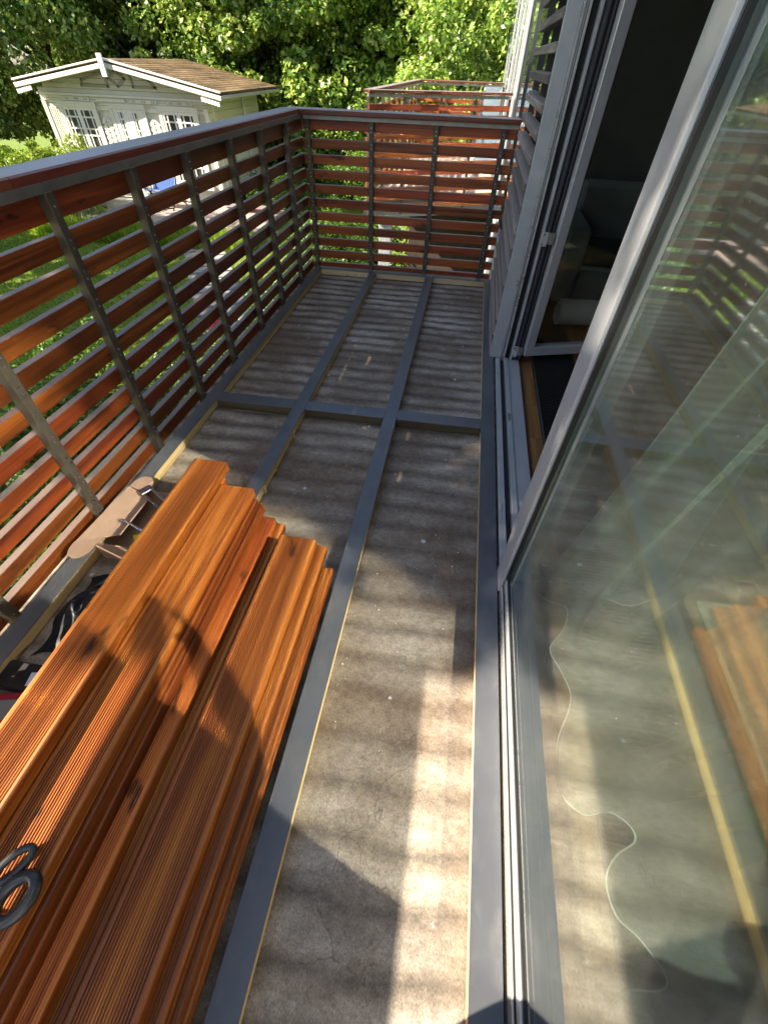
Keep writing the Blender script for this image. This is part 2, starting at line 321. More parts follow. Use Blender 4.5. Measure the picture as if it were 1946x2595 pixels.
def leaves(P, size, up=.35, out=None, aspect=.62, droop=0.0):
    """kite-shaped leaves at the points P"""
    n = len(P); nrm = RNG.normal(size=(n, 3)); nrm[:, 2] = np.abs(nrm[:, 2])*1.0+up
    if out is not None: nrm += out
    nrm /= np.linalg.norm(nrm, axis=1, keepdims=True)
    t = RNG.normal(size=(n, 3)); t[:, 2] -= droop; t -= nrm*np.sum(t*nrm, 1, keepdims=True); t /= np.linalg.norm(t, axis=1, keepdims=True)
    s = np.cross(nrm, t); L = size*RNG.uniform(.6, 1.35, (n, 1)); Wd = L*aspect
    a = P-t*L*.5; b_ = P+s*Wd*.5+nrm*L*.08; c_ = P+t*L*.55-nrm*L*.06; d_ = P-s*Wd*.5+nrm*L*.08
    V = np.stack([a, b_, c_, d_], 1).reshape(-1, 3)
    return V
def crown_points(n, R, H, clumps, spread, squash=1.0, seed=0, flatbottom=-1.0):
    g = np.random.default_rng(seed); C_ = []
    while len(C_) < clumps:
        p = g.uniform(-1, 1, 3); d = np.linalg.norm(p)
        if d < 1 and d > .45 and p[2] > flatbottom: C_.append(p*(1+.16*g.normal()))
    C_ = np.array(C_); k = g.integers(0, clumps, n); sz = g.uniform(.5, 1.5, clumps)
    off = g.normal(size=(n, 3)); off /= np.linalg.norm(off, axis=1, keepdims=True); off *= (g.uniform(.25, 1, (n, 1))**.5)
    off[:, 2] *= .7
    P = C_[k]*np.array([R, R, H]) + off*spread*sz[k][:, None]
    return P, off

# ================================================================== THE SETTING
GZ = -2.7
me = pts_mesh('lawn', [(-120, -60, 0), (60, -60, 0), (60, 140, 0), (-120, 140, 0)], [(0, 1, 2, 3)])
tag(link('lawn_ground', me, 'lawn', None, (0, 0, GZ)), kind='structure')
ZF = -.06
me = bm_mesh(box_bm(2.0, 9.2, .2), 'balcony_floor')
tag(link('balcony_floor', me, 'membrane', None, (-.63, .30, ZF-.1)), kind='structure')
box('balcony_slab_edge', -1.64, -1.632, -4.3, 4.9, -.42, -.07, 'concrete', None)['kind'] = 'structure'
# membrane laps and wrinkles of the roofing felt
SK = .023
# ------------------------------------------------------------------ joist frame
JF = empty('joist_frame', (-.6, 2, ZF), 'grey taped timber joist grid lying on the dirty balcony floor', 'joist frame')
def joist(x0, x1, y0, y1, mat, cross=False, over=.0015):
    xc, yc = (x0+x1)/2, (y0+y1)/2; rz = math.atan(SK) if cross else 0
    j = box('joist', x0+.003, x1-.003, y0+.003, y1-.003, ZF+.006, -.004, mat, JF, .002, (0, 0, rz))
    t = box('tape', x0, x1, y0, y1, -.004, 0, 'tape', None, .001); t.parent = j; t.location = (0, 0, (-.002) - (ZF+.006-.004)/2)
    return j
LEN0 = -3.6
joist(.261, .343, LEN0, 4.70, 'pine')
joist(-.33, -.252, LEN0, 4.69, 'pine')
joist(-.904, -.830, LEN0, 4.68, 'pine')
joist(-1.476, -1.40, LEN0, 4.67, 'pine')
def xjoist(xa, xb, yc, wd, mat):
    j = joist(xa+.0005, xb-.0005, yc+SK*(xa+xb)/2-wd/2, yc+SK*(xa+xb)/2+wd/2, mat, True); return j
xjoist(-1.478, .345, 4.742, .09, 'pine_x')
for xa, xb in ((-1.40, -.904), (-.830, -.33), (-.252, .261)):
    xjoist(xa, xb, 2.222, .1, 'dark_timber'); xjoist(xa, xb, -1.3, .1, 'dark_timber')
for px, py in ((-.83, 1.93), (-.83, 1.62), (-.83, 1.45)):
    box('spacer_block', px, px+.006, py, py+.02, ZF+.004, -.012, 'pine', JF, .001)

# ------------------------------------------------------------------ railings
SL_T, SL_P, SL_H = 1.115, .1088, .068
def rail_slat(parent, name, a0, a1, zt, along, mat, off, th=.035):
    if zt > 1.1: zt = 1.1365 if along == 'y' else 1.1285
    if along == 'y': return box(name, off-th/2, off+th/2, a0+.001, a1-.001, zt-SL_H-(.022 if zt > 1.12 else 0), zt, mat, parent, .004, (0, 0, 0), 2)
    return box(name, a0+.001, a1-.001, off-th/2, off+th/2, zt-SL_H, zt, mat, parent, .004, (0, 0, 0), 2)
screw_me = None
def screws(parent, pts, axis):
    vs, fs = [], []
    for p in pts:
        b0 = len(vs); r = .0042
        for k in range(6):
            a = k*math.pi/3; q = Vector((0, math.cos(a)*r, math.sin(a)*r)) if axis == 'x' else Vector((math.cos(a)*r, 0, math.sin(a)*r))
            vs.append(Vector(p)+q)
        d = Vector((.003, 0, 0)) if axis == 'x' else Vector((0, -.003, 0))
        for k in range(6): vs.append(vs[b0+k]*1+d)
        fs += [tuple(b0+6+k for k in range(6))] + [(b0+k, b0+(k+1) % 6, b0+6+(k+1) % 6, b0+6+k) for k in range(6)]
    o = link('screw_heads', pts_mesh('screw_heads', vs, fs), 'zinc', parent); o['kind'] = 'stuff'
    o.location = -wloc(parent)
RL = empty('balcony_railing', (-1.55, 1.5, ZF), 'red brown slatted timber railing with steel posts along the garden side', 'railing')
XP = -1.495
posts_y = [-3.27, -2.73, -2.17, -1.62, -1.07, .58, 1.128, 1.655, 2.19, 2.69, 3.25, 3.765, 4.325]
sp_ = []
for y in posts_y:
    box('post', XP-.04, XP, y-.02, y+.02, -.30, 1.14, 'steel', RL, .002)
    for k in range(12):
        zt = SL_T-SL_P*k
        for dz in (.018, .046): sp_.append((XP, y+random.uniform(-.003, .003), zt-dz))
screws(RL, sp_, 'x')
for k in range(14):
    zt = SL_T-SL_P*k; js = random.choice((2.69, 2.19, 3.25))
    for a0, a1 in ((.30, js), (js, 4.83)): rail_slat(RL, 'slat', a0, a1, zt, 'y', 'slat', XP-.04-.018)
    if k not in (2, 3): rail_slat(RL, 'slat', -4.3, .30, zt, 'y', 'slat', XP-.04-.0285, .056)  # unseen stretch: thicker slats and two left out to shape the sunlight
prof = [(-.075, 0), (-.075, .028), (-.069, .034), (.069, .034), (.075, .028), (.075, 0)]
for a0, a1 in ((-4.3, 1.53), (1.533, 4.70)):
    link('top_rail', extrude_y('top_rail', prof, a0, a1), 'cap', RL, (-1.583, (a0+a1)/2, 1.166))
link('top_rail', extrude_y('top_rail', [(-.033, 0), (-.033, .03), (.033, .03), (.033, 0)], -4.3, 4.80), 'galv_shade', RL, (-1.532, .25, 1.1375))
RB = empty('balcony_railing', (-.6, 4.83, ZF), 'orange brown slatted timber railing closing off the far end of the balcony', 'railing')
YB = 4.80
def yb(x): return YB+SK*x
sp_ = []
for x in (-1.475, -.912, -.356, .205):
    box('post', x-.021, x+.021, yb(x), yb(x)+.04, -.30, 1.13, 'steel', RB, .002)
    for k in range(12):
        for dz in (.018, .046): sp_.append((x, yb(x), SL_T-.005-SL_P*k-dz))
screws(RB, sp_, 'y')
RZ = math.atan(SK)
for k in range(14):
    zt = SL_T-.005-SL_P*k
    cuts = random.choice(([-1.53, -.356, .315], [-1.53, .315], [-1.53, -.912, .315]))
    for a0, a1 in zip(cuts[:-1], cuts[1:]):
        o = rail_slat(RB, 'slat', a0, a1, zt, 'x', 'slat_x_lit', yb((a0+a1)/2)+.0585); o.rotation_euler.z = RZ
o = box('top_rail', -1.655, .322, yb(-.6)-.075, yb(-.6)+.125, 1.162, 1.196, 'cap_x', RB, .006, (0, 0, RZ), 2)
o = box('steel_rail', -1.50, .318, yb(-.6)-.015, yb(-.6)+.05, 1.13, 1.16, 'galv_lit', RB, .002, (0, 0, RZ))
# ------------------------------------------------------------------ deck boards
BW, BT = .146, .045
def board_profile():
    h = BW/2; p = [(-h, -BT+.004), (-h+.004, -BT), (h-.004, -BT), (h, -BT+.004), (h, -.006), (h-.002, -.002), (h-.006, 0)]
    n = 17; x1 = h-.0135; pit = 2*x1/n
    for i in range(n):
        xr = x1-i*pit; p += [(xr, -.0002), (xr-pit*.10, -.0038), (xr-pit*.42, -.0038), (xr-pit*.54, -.0002), (xr-pit*.77, .0004)]
    p += [(-h+.006, 0), (-h+.002, -.002), (-h, -.006)]
    return p
BPROF = board_profile(); _bm = {}
def deck_board(x, y1, zt, length, label, rz=0, roll=0):
    if length not in _bm: _bm[length] = extrude_y('deck_board', BPROF, -length/2, length/2)
    o = link('deck_board', _bm[length], 'deck', None, (x, y1-length/2, zt), (0, roll, rz))
    tag(o, label, 'deck board', 'grooved deck boards stacked on the joists'); return o
A, Bx, R_ = -.918, -.773, -.492
deck_board(A, 1.255, .315, 3.2, 'topmost grooved deck board of the taller stack, lying furthest to the far end', rz=.006)
deck_board(Bx, 1.166, .27, 3.2, 'grooved deck board under the scissors, beside the topmost board', rz=.008)
deck_board(A-.006, 1.21, .27, 3.2, 'deck board straight beneath the topmost board, box flap against its side', rz=.004)
for i, (dx, ye) in enumerate(((.014, 1.151), (.022, 1.168), (.070, 1.140), (.098, 1.150), (.085, 1.12))):
    z = .225-.045*i
    deck_board(Bx+dx, ye, z, 3.2, ['second', 'third', 'fourth', 'fifth', 'lowest'][i]+' deck board down under the scissors board, only its long edge showing', rz=.008-.003*i)
    deck_board(A-.008+.006*(i % 2)+dx*.6-.01, 1.17+.03*((i*7) % 3-1), z, 3.2, 'deck board buried in the %s layer of the taller stack below the topmost board' % ['third', 'fourth', 'fifth', 'sixth', 'bottom'][i], rz=.004)
for i, (xr, ye, lab) in enumerate(((-.42, 1.02, 'grooved top deck board of the low stack, dark knot near its far end'), (-.384, 1.031, 'deck board second from the top of the low stack, stepped out past it'),
                                   (-.366, .957, 'deck board third from the top of the low stack, shorter than those above'), (-.36, .99, 'bottom deck board of the low stack resting on the joists'))):
    deck_board(xr-BW/2+.0, ye, .18-.045*i, 3.2, lab, rz=-.004-.002*i)
# ------------------------------------------------------------------ house: window, door, threshold, louvre screen, room
HO = empty('house', (.4, 1, GZ), 'grey framed glazed house front with open terrace door and fixed window', 'building')
def part(name, loc): 
    o = bpy.data.objects.new(name, None); C.objects.link(o); o.parent = HO; o.location = Vector(loc)-wloc(HO); return o
W0, W1, ZT = -.30, 1.152, 2.36  # unseen near end of the window, set to cut off mirrored sunlight
FW = part('fixed_window', (.37, 0, 0))
box('bottom_rail', .354, .43, W0, 1.04, -.058, .034, 'alu_light', FW, .003)
box('gasket', .3575, .43, W0, 1.04, .0345, .0415, 'rubber', FW, .001)
box('glazing_bead', .3605, .43, W0, 1.04, .042, .075, 'alu_light', FW, .004)
box('gasket', .367, .43, W0, 1.04, .0755, .083, 'rubber', FW, .001)
box('stile', .345, .357, 1.042, W1, -.01, ZT, 'alu', FW, .003, (0, 0, 0), 2)
box('stile', .3575, .45, 1.046, W1-.004, -.01, ZT, 'alu', FW, .002)
box('gasket', .360, .3725, 1.038, 1.0455, .083, ZT, 'rubber', FW, .001)
box('stile', .345, .45, W0-.1, W0, -.01, ZT, 'alu', FW, .003)
box('top_rail', .345, .45, W0, W1, ZT, ZT+.09, 'alu', FW, .003)
box('pane', .372, .378, W0, 1.045, .076, ZT, 'glass', FW, 0)
box('pane', .394, .400, W0, 1.045, .076, ZT, 'glass_in', FW, 0)
# threshold of the open door
TH = part('threshold', (.44, 2.1, 0))
box('track', .356, .388, 1.156, 3.10, -.03, .004, 'alu', TH, .002); box('channel', .3885, .4185, 1.156, 3.10, -.05, -.022, 'rubber', TH, .001)
box('track', .419, .447, 1.156, 3.10, -.03, .010, 'alu', TH, .002); box('sill_plate', .4475, .527, 1.156, 3.10, -.03, -.001, 'alu', TH, .001)
box('keeper', .420, .434, 2.28, 2.36, .0105, .016, 'zinc', TH, .001); box('keeper', .362, .370, 1.50, 1.55, .0045, .010, 'alu_light', TH, .001); box('keeper', .362, .370, 2.86, 2.90, .0045, .009, 'alu_light', TH, .001)
box('edge_strip', .5275, .543, W0, 5.0, -.03, -.006, 'redwood', TH, .001)
# far jamb with its channels, seen end-on
JA = part('door_jamb', (.45, 3.11, 0))
box('casing', .314, .384, 3.112, 3.15, -.002, ZT, 'alu', JA, .003)
box('profile', .3845, .397, 3.105, 3.17, -.02, ZT, 'alu_light', JA, .001); box('profile', .4, .408, 3.115, 3.17, -.02, ZT, 'alu', JA, .001); box('profile', .411, .423, 3.105, 3.17, -.02, ZT, 'alu_light', JA, .001)
box('channel', .4235, .459, 3.15, 3.18, -.02, ZT, 'rubber', JA, .001)
box('profile', .4595, .476, 3.105, 3.18, -.02, ZT, 'alu', JA, .001); box('profile', .4765, .489, 3.12, 3.18, -.02, ZT, 'alu_dark', JA, .001); box('profile', .4895, .507, 3.10, 3.18, -.02, ZT, 'alu_dark', JA, .002)
box('profile', .5075, .519, 3.12, 3.18, -.02, ZT, 'rubber', JA, .001); box('profile', .5195, .529, 3.095, 3.18, -.02, ZT, 'alu_dark', JA, .001); box('profile', .5295, .545, 3.11, 3.18, -.02, ZT, 'rubber', JA, .001)
for z in (.74, .03):
    h = box('hinge', .462, .500, 3.082, 3.0995, z, z+.075, 'alu_light', JA, .003); 
    for zz in (z+.012, z+.063): box('screw', .470, .478, 3.079, 3.0825, zz-.004, zz+.004, 'alu_dark', JA, .001)
    box('hinge', .502, .535, 3.072, 3.094, z+.015, z+.075, 'zinc', JA, .003)
box('head', .345, .545, 1.156, 3.18, ZT, ZT+.09, 'alu', JA, .003)
# open door leaf, swung inwards
GD = part('glazed_door', (.548, 3.085, 0)); GD.rotation_euler.z = math.atan2(.124, .368)
def leafbox(name, a0, a1, b0, b1, z0, z1, mat, bev=.003):
    o = box(name, a0, a1, b0, b1, z0, z1, mat, None, bev); o.parent = GD; return o
LW_ = .95
leafbox('stile', 0, .062, -.012, .06, .045, ZT-.02, 'alu'); leafbox('stile', LW_-.062, LW_, -.012, .06, .045, ZT-.02, 'alu')
leafbox('rail', .0625, LW_-.0625, -.012, .06, .045, .107, 'alu'); leafbox('rail', .0625, LW_-.0625, -.012, .06, ZT-.082, ZT-.02, 'alu')
leafbox('gasket', .0630, .068, -.006, .05, .1075, ZT-.083, 'rubber', .001)
leafbox('pane', .0625, LW_-.0625, .02, .026, .1075, ZT-.083, 'glass_in', 0)
# louvre screen
LS = part('louvre_screen', (.33, 4, 0))
for y in (3.17, 3.52, 4.18, 4.93): box('post', .3705, .42, y-.012, y+.012, -.02, ZT, 'alu_dark', LS, .002)
for k in range(22):
    zt = .035+.1105*k
    o = box('slat', .306+random.uniform(-.003, .003), .370, 3.16, 4.60+random.uniform(-.03, .06), zt-.038, zt, 'grey_wood', LS, .003, (0, rad(random.uniform(-7, 3)), 0))
    if k % 3 == 0: box('slat', .345, .395, 4.24, 4.90, zt-.03, zt, 'grey_wood', LS, .003)
SW = part('side_window', (.43, 5, 0))
box('pane', .432, .438, 3.2, 5.25, 0, ZT, 'glass', SW, 0); box('pane', .445, .451, 5.3, 6.9, 0, 2.46, 'glass', SW, 0); box('pane', .445, .451, 6.97, 8.15, 0, 2.46, 'glass', SW, 0)
for y in (3.185, 5.26, 6.905, 8.16): box('frame', .425, .47, y-.012, y+.03, -.02, ZT, 'alu_dark', SW, .002)
# walls, room
box('wall', .42, .60, 5.30, 8.2, GZ, -.07, 'plaster', HO); box('wall', .40, .60, -9, 8.2, 2.46, 6.2, 'plaster', HO); box('wall', .36, .56, -9, 5.3, GZ, -.07, 'plaster', HO)
box('wall', .40, .60, -9, W0-.101, -.07, 2.46, 'plaster', HO)
box('room_wall', 5.6, 5.7, -3.6, 8.2, -.3, 2.6, 'wall_dark', HO); box('room_wall', .61, 5.6, -3.6, -3.5, -.3, 2.6, 'wall_dark', HO); box('room_wall', .475, 5.6, 5.33, 5.43, -.3, 2.6, 'wall_dark', HO); box('room_wall', .61, 5.6, 8.2, 8.3, -.3, 2.6, 'wall_dark', HO)  # cross wall behind the armchair added to block sun from side windows
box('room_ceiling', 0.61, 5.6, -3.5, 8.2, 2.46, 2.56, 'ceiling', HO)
PQ = part('parquet_floor', (1, 1, -.02))
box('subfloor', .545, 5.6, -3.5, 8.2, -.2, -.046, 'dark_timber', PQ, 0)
y = -1.6
while y < 4.9:
    L = random.choice((.42, .30, .36)); box('plank', .5445, .628, y, y+L-.001, -.046, -.021, 'oak', PQ, .0015); y += L
for i in range(19):
    x = .955+i*.085; y = -1.9+random.uniform(0, .5)
    while y < 5.6:
        L = random.choice((.9, 1.2, .7)); box('plank', x, x+.0842, y, y+L-.001, -.046, -.021+random.uniform(0, .0004), 'oak', PQ, .0015); y += L
FG = part('floor_grille', (.8, 1.5, -.02))
for x in (.632, .94): box('frame', x, x+.012, -1.6, 5.2, -.045, -.012, 'alu_dark', FG, .002)
box('well', .645, .939, -1.6, 5.2, -.12, -.110, 'rubber', FG, .001)
n = 0; y = 2.0
while y < 4.4:
    box('bar', .6455, .9385, y, y+.009, -.034, -.016, 'black_plastic', FG, .001); y += .0185
y = .25
while y < 2.0:
    box('bar', .6455, .9385, y, y+.009, -.034, -.016, 'black_plastic', FG, .001); y += .0185
# ------------------------------------------------------------------ voile curtain
hem = [(1.02, 1.13), (.956, 1.101), (.857, 1.062), (.69, 1.121), (.567, 1.144), (.497, 1.094), (.535, 1.03), (.618, 1.004), (.60, .91), (.536, .813), (.566, .735), (.591, .658), (.576, .592), (.529, .49), (.519, .398), (.528, .339), (.559, .313), (.595, .303), (.659, .323), (.714, .296), (.718, .26), (.659, .218), (.622, .162), (.634, .094), (.684, .06), (.733, .003), (.713, -.026), (.628, -.043), (.58, -.1), (.62, -.2), (.70, -.26), (.66, -.34), (.56, -.4), (.60, -.55), (.70, -.6), (.63, -.7)]
def cr_spline(P, n):
    out = []
    for i in range(len(P)-1):
        p0, p1, p2, p3 = (Vector(P[max(0, i-1)]), Vector(P[i]), Vector(P[i+1]), Vector(P[min(len(P)-1, i+2)]))
        for k in range(n):
            t = k/n; out.append(.5*((2*p1)+(p2-p0)*t+(2*p0-5*p1+4*p2-p3)*t*t+(3*p1-p0-3*p2+p3)*t**3))
    out.append(Vector(P[-1])); return out
H = cr_spline([(a, b, 0) for a, b in hem], 5); nH = len(H); rows = 10
vs, fs = [], []
for r in range(rows+1):
    t = r/rows; z = .0+2.32*t
    for i, p in enumerate(H):
        ys = 1.05-1.8*i/(nH-1); k_ = (1-t)**1.3
        fx = .64+.05*math.sin(i*.55)+.025*math.sin(i*.23+1)
        vs.append((p.x*k_+fx*(1-k_), p.y*k_+ys*(1-k_), z))
for r in range(rows):
    for i in range(nH-1): a = r*nH+i; fs.append((a, a+1, a+nH+1, a+nH))
CU = empty('voile_curtain', (.62, .2, 0), 'sheer white curtain with meandering hem behind the big window', 'curtain')
o = link('cloth', pts_mesh('cloth', vs, fs, True), 'voile', CU); o.location = -wloc(CU)
o = link('hem', tube_mesh('hem', [(p.x, p.y, .004) for p in H], .0034, 5), 'hem', CU); o.location = -wloc(CU)
box('curtain_rail', .60, .68, -1.2, 1.15, 2.33, 2.36, 'alu_light', CU)
# ------------------------------------------------------------------ things in the room
AC = empty('armchair', (1.5, 4.75, -.02), 'grey upholstered armchair in the dark room behind the open door', 'armchair', rz=0)
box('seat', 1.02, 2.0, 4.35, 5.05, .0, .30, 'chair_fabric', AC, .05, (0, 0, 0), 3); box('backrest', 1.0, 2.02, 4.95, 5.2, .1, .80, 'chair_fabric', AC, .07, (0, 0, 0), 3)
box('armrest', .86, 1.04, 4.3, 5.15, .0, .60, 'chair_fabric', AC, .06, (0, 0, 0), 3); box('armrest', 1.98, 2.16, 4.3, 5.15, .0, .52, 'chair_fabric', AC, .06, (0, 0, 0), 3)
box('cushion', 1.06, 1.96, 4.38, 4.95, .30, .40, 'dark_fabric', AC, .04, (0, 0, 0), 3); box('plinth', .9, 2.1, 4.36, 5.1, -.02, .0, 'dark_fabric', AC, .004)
prof = []; nn = 40
for i in range(nn+1):
    a = .3+i/nn*2.6*math.pi; r = .075+.03*i/nn; prof.append((math.cos(a)*r, math.sin(a)*r))
inner = [(x*.9, z*.9) for x, z in reversed(prof)]
me = extrude_y('carpet_roll', prof+inner, -.9, .9)
CRo = link('carpet_roll', me, 'carpet', None, (1.75, 3.98, .085), (0, 0, rad(-82)))
tag(CRo, 'beige carpet rolled up on the floor before the armchair', 'carpet')
me = bm_mesh(box_bm(1.9, 3.0, .025, .006), 'shaggy_rug'); o = link('shaggy_rug', me, 'rug', None, (2.12, -.35, -.008)); tag(o, 'pale shaggy rug on the wooden floor behind the window', 'rug')
# ------------------------------------------------------------------ odds and ends beside the stack
BXo = empty('cardboard_box', (-1.27, 1.1, ZF), 'open brown cardboard box with rounded flap leaning on the railing side', 'box')
x0, x1, y0, y1, z0, z1 = -1.385, -1.07, .93, 1.27, ZF+.001, .045
box('side', x0, x1, y0, y0+.003, z0, z1, 'cardboard', BXo, 0); box('side', x0, x1, y1-.003, y1, z0, z1, 'cardboard', BXo, 0)
box('side', x0, x0+.003, y0+.003, y1-.003, z0, z1, 'cardboard', BXo, 0); box('bottom', x0+.003, x1, y0+.003, y1-.003, z0, z0+.003, 'cardboard', BXo, 0)
def flat_outline(name, pts, th, mat, parent):
    n = len(pts); P = [Vector(p) for p in pts]; nrm = (P[1]-P[0]).cross(P[2]-P[0]).normalized()
    vs = P+[p+nrm*th for p in P]; fs = [tuple(range(n)), tuple(range(2*n-1, n-1, -1))]+[(i, (i+1) % n, n+(i+1) % n, n+i) for i in range(n)]
    o = link(name, pts_mesh(name, vs, fs), mat, parent); o.location = -wloc(parent) if parent else (0, 0, 0); return o
zf = .052
def P3(x, y, z=zf): return (x, y, z)
flat_outline('lid_flap', [P3(-1.29, .985, .05), P3(-1.29, 1.22, .05), P3(-1.405, 1.25, .075), P3(-1.432, .90, .075)], .003, 'cardboard', BXo)
tongue = [(-1.403, 1.253)]+[(-1.352+.05*math.cos(a), 1.268+.062*math.sin(a)) for a in [rad(d) for d in range(180, -1, -20)]]+[(-1.302, 1.225)]
flat_outline('lid_tongue', [P3(x, y, .0765) for x, y in tongue], .003, 'cardboard', BXo)
tongue = [(-1.433, .898)]+[(-1.385+.048*math.cos(a), .878+.06*math.sin(a)) for a in [rad(d) for d in range(180, 361, 20)]]+[(-1.335, .938)]
flat_outline('lid_tongue', [P3(x, y, .0765) for x, y in tongue], .003, 'cardboard', BXo)
flat_outline('yellow_label', [P3(-1.235, .99, .054), P3(-1.19, .94, .054), P3(-1.12, .98, .054), P3(-1.16, 1.03, .054)], .002, 'yellow', BXo)
BR = empty('slotted_bracket', (-1.2, 1.16, .05), 'shiny slotted steel bracket sticking out of the cardboard box', 'bracket')
def bar(name, a, b_, wd, th, mat, parent):
    a, b_ = Vector(a), Vector(b_); d = b_-a; o = link(name, bm_mesh(box_bm(d.length, wd, th, .0015), name), mat, parent, (a+b_)/2); o.rotation_euler = d.to_track_quat('X', 'Z').to_euler(); return o
e0, e1 = Vector((-1.305, 1.235, .086)), Vector((-1.07, 1.10, .07)); sd = (e1-e0).normalized().cross(Vector((0, 0, 1))).normalized()
bar('arm', e0+sd*.021, e1+sd*.021, .012, .006, 'zinc', BR); bar('arm', e0-sd*.021, e1-sd*.021, .012, .006, 'zinc', BR)
bar('end_plate', e0-sd*.03, e0+sd*.03, .04, .007, 'zinc', BR); bar('end_plate', e0*.35+e1*.65-sd*.02, e0*.35+e1*.65+sd*.02, .02, .005, 'zinc', BR)
me = tube_mesh('steel_hook', [(-1.31, 1.04, .088), (-1.285, 1.037, .093), (-1.25, 1.025, .088), (-1.21, 1.012, .08), (-1.17, 1.0, .07)], [.004, .006, .006, .006, .006], 8)
tag(link('steel_hook', me, 'zinc'), 'short curved steel hook lying across the cardboard box', 'hook')
# black plastic bag: crumpled sheet
nu, nv = 40, 26; vs, fs = [], []
g = np.random.default_rng(3); ph = g.uniform(0, 6.28, (8, 2)); kk = g.uniform(-16, 16, (8, 2))
for i in range(nu):
    for j in range(nv):
        u, v = i/(nu-1), j/(nv-1); x = -1.385+.31*v+.02*math.sin(u*9); yv = .46+.36*u+.03*math.sin(v*7)
        env = math.sin(math.pi*min(1, max(0, u)))**.5*math.sin(math.pi*v)**.5
        h = sum(abs(math.sin(kk[q, 0]*u+kk[q, 1]*v+ph[q, 0])) for q in range(8))/8
        r_ = max(0, 1-((u-.5)**2*3.6+(v-.5)**2*3.2)); vs.append((x+.015*h, yv, ZF+.004+env*(.05*r_+.075*h*env)))
for i in range(nu-1):
    for j in range(nv-1): a = i*nv+j; fs.append((a, a+1, a+nv+1, a+nv))
tag(link('plastic_bag', pts_mesh('plastic_bag', vs, fs), 'black_bag'), 'crumpled black plastic bag squeezed between deck boards and railing', 'bag')
# red measuring tool and black case with sticker
TL = empty('measuring_tool', (-1.30, .25, ZF), 'red hand tool with grey display and black buttons, at the stack edge', 'tool')
box('body', -1.385, -1.20, .15, .325, ZF+.001, -.012, 'red_plastic', TL, .012, (0, 0, .25), 3)
box('display', -1.31, -1.235, .24, .305, -.0118, -.0095, 'screen', TL, .003, (0, 0, .25))
for dx, dy in ((-1.362, .300), (-1.335, .215), (-1.30, .195), (-1.27, .18), (-1.345, .25)):
    b_ = box('button', dx, dx+.022, dy, dy+.016, -.0118, -.006, 'black_plastic', TL, .003, (0, 0, .25))
    box('symbol', dx+.006, dx+.016, dy+.006, dy+.010, -.0062, -.0054, 'white', TL, 0, (0, 0, .6))
CS = empty('tool_case', (-1.25, .39, ZF), 'black flat tool case with small white sticker beside the red tool', 'case')
box('body', -1.40, -1.14, .335, .43, ZF+.001, -.018, 'black_plastic', CS, .006); box('sticker', -1.285, -1.25, .355, .402, -.0175, -.0168, 'label', CS, 0, (0, 0, .2))
# crumbs of plaster and wood shavings lying about on the floor
g = np.random.default_rng(9); VV = []
for i in range(150):
    bx0, bx1 = ((-.24, .25), (-.82, -.34), (-1.39, -.91))[g.choice(3, p=(.6, .25, .15))]
    px, py = g.uniform(bx0, bx1), g.uniform(.1, 4.6)
    if g.random() < .35: px = bx0+.01+abs(g.normal(0, .02))
    r = .0016+.004*g.random()**3; a = g.uniform(0, 6.28); e = g.uniform(.35, 1)
    q = [np.array((px+math.cos(a+k)*r*(e if j % 2 else 1), py+math.sin(a+k)*r*(e if j % 2 else 1), ZF+.0012)) for j, k in enumerate((0, 1.5, 3.1, 4.6))]
    top = [x_+np.array((0, 0, r*g.uniform(.2, .9))) for x_ in q]; VV += top
    for j in range(4): VV += [q[j], q[(j+1) % 4], top[(j+1) % 4], top[j]]
tag(link('crumbs', fast_mesh('crumbs', np.array(VV), 4), 'crumb'), 'pale crumbs of plaster and wood scattered on the balcony floor', 'crumbs', kind='stuff')
# scissors
SC = empty('scissors', (-.74, -.09, .272), 'black handled scissors lying on the stacked deck boards', 'scissors')
def oval(cx, cy_, cz, rx, ry, ang, tilt, n=28):
    out = []
    for i in range(n):
        a = 2*math.pi*i/n; x, y_ = rx*math.cos(a), ry*math.sin(a); xr, yr = x*math.cos(ang)-y_*math.sin(ang), x*math.sin(ang)+y_*math.cos(ang)
        out.append((cx+xr, cy_+yr, cz+xr*tilt))
    return out
o = link('handle', tube_mesh('handle', oval(-.716, -.108, .303, .039, .030, 1.05, .12), .013, 10, True), 'scissor', SC); o.location = -wloc(SC)
o = link('handle', tube_mesh('handle', oval(-.765, -.062, .293, .038, .018, 1.0, .0), .0085, 10, True), 'scissor', SC); o.location = -wloc(SC)
bar('blade', (-.735, -.145, .290), (-.93, -.17, .322), .018, .004, 'zinc', SC); bar('blade', (-.79, -.085, .284), (-.93, -.20, .326), .018, .004, 'zinc', SC)
# ------------------------------------------------------------------ the neighbours' balcony and house front
NH = empty('neighbour_house', (.5, 12, GZ), 'grey glazed front of the next house beyond the far railing', 'building')
box('wall', .52, .9, 8.2, 20, GZ, -.35, 'plaster', NH); box('wall', .52, .9, 8.2, 20, 2.7, 6.2, 'plaster', NH); box('wall', .9, 1.0, 8.2, 20, -.35, 2.7, 'wall_dark', NH)
for y in (8.26, 9.35, 9.75, 10.4, 11.7, 13.2, 13.5, 15.6, 17.6):
    box('window_frame', .47, .53, y, y+.07, -.3, 2.7, 'alu', NH, .003)
box('window_frame', .44, .53, 8.3, 18, -.34, -.301, 'alu', NH)
for y0_, y1_ in ((8.33, 9.35), (9.42, 9.75), (9.82, 10.4), (10.47, 11.7), (11.77, 13.2), (13.57, 15.6), (15.67, 17.6)):
    box('pane', .49, .496, y0_, y1_, -.3, 2.7, 'glass', NH, 0)
SLB = part('x', (0, 0, 0)); bpy.data.objects.remove(SLB)
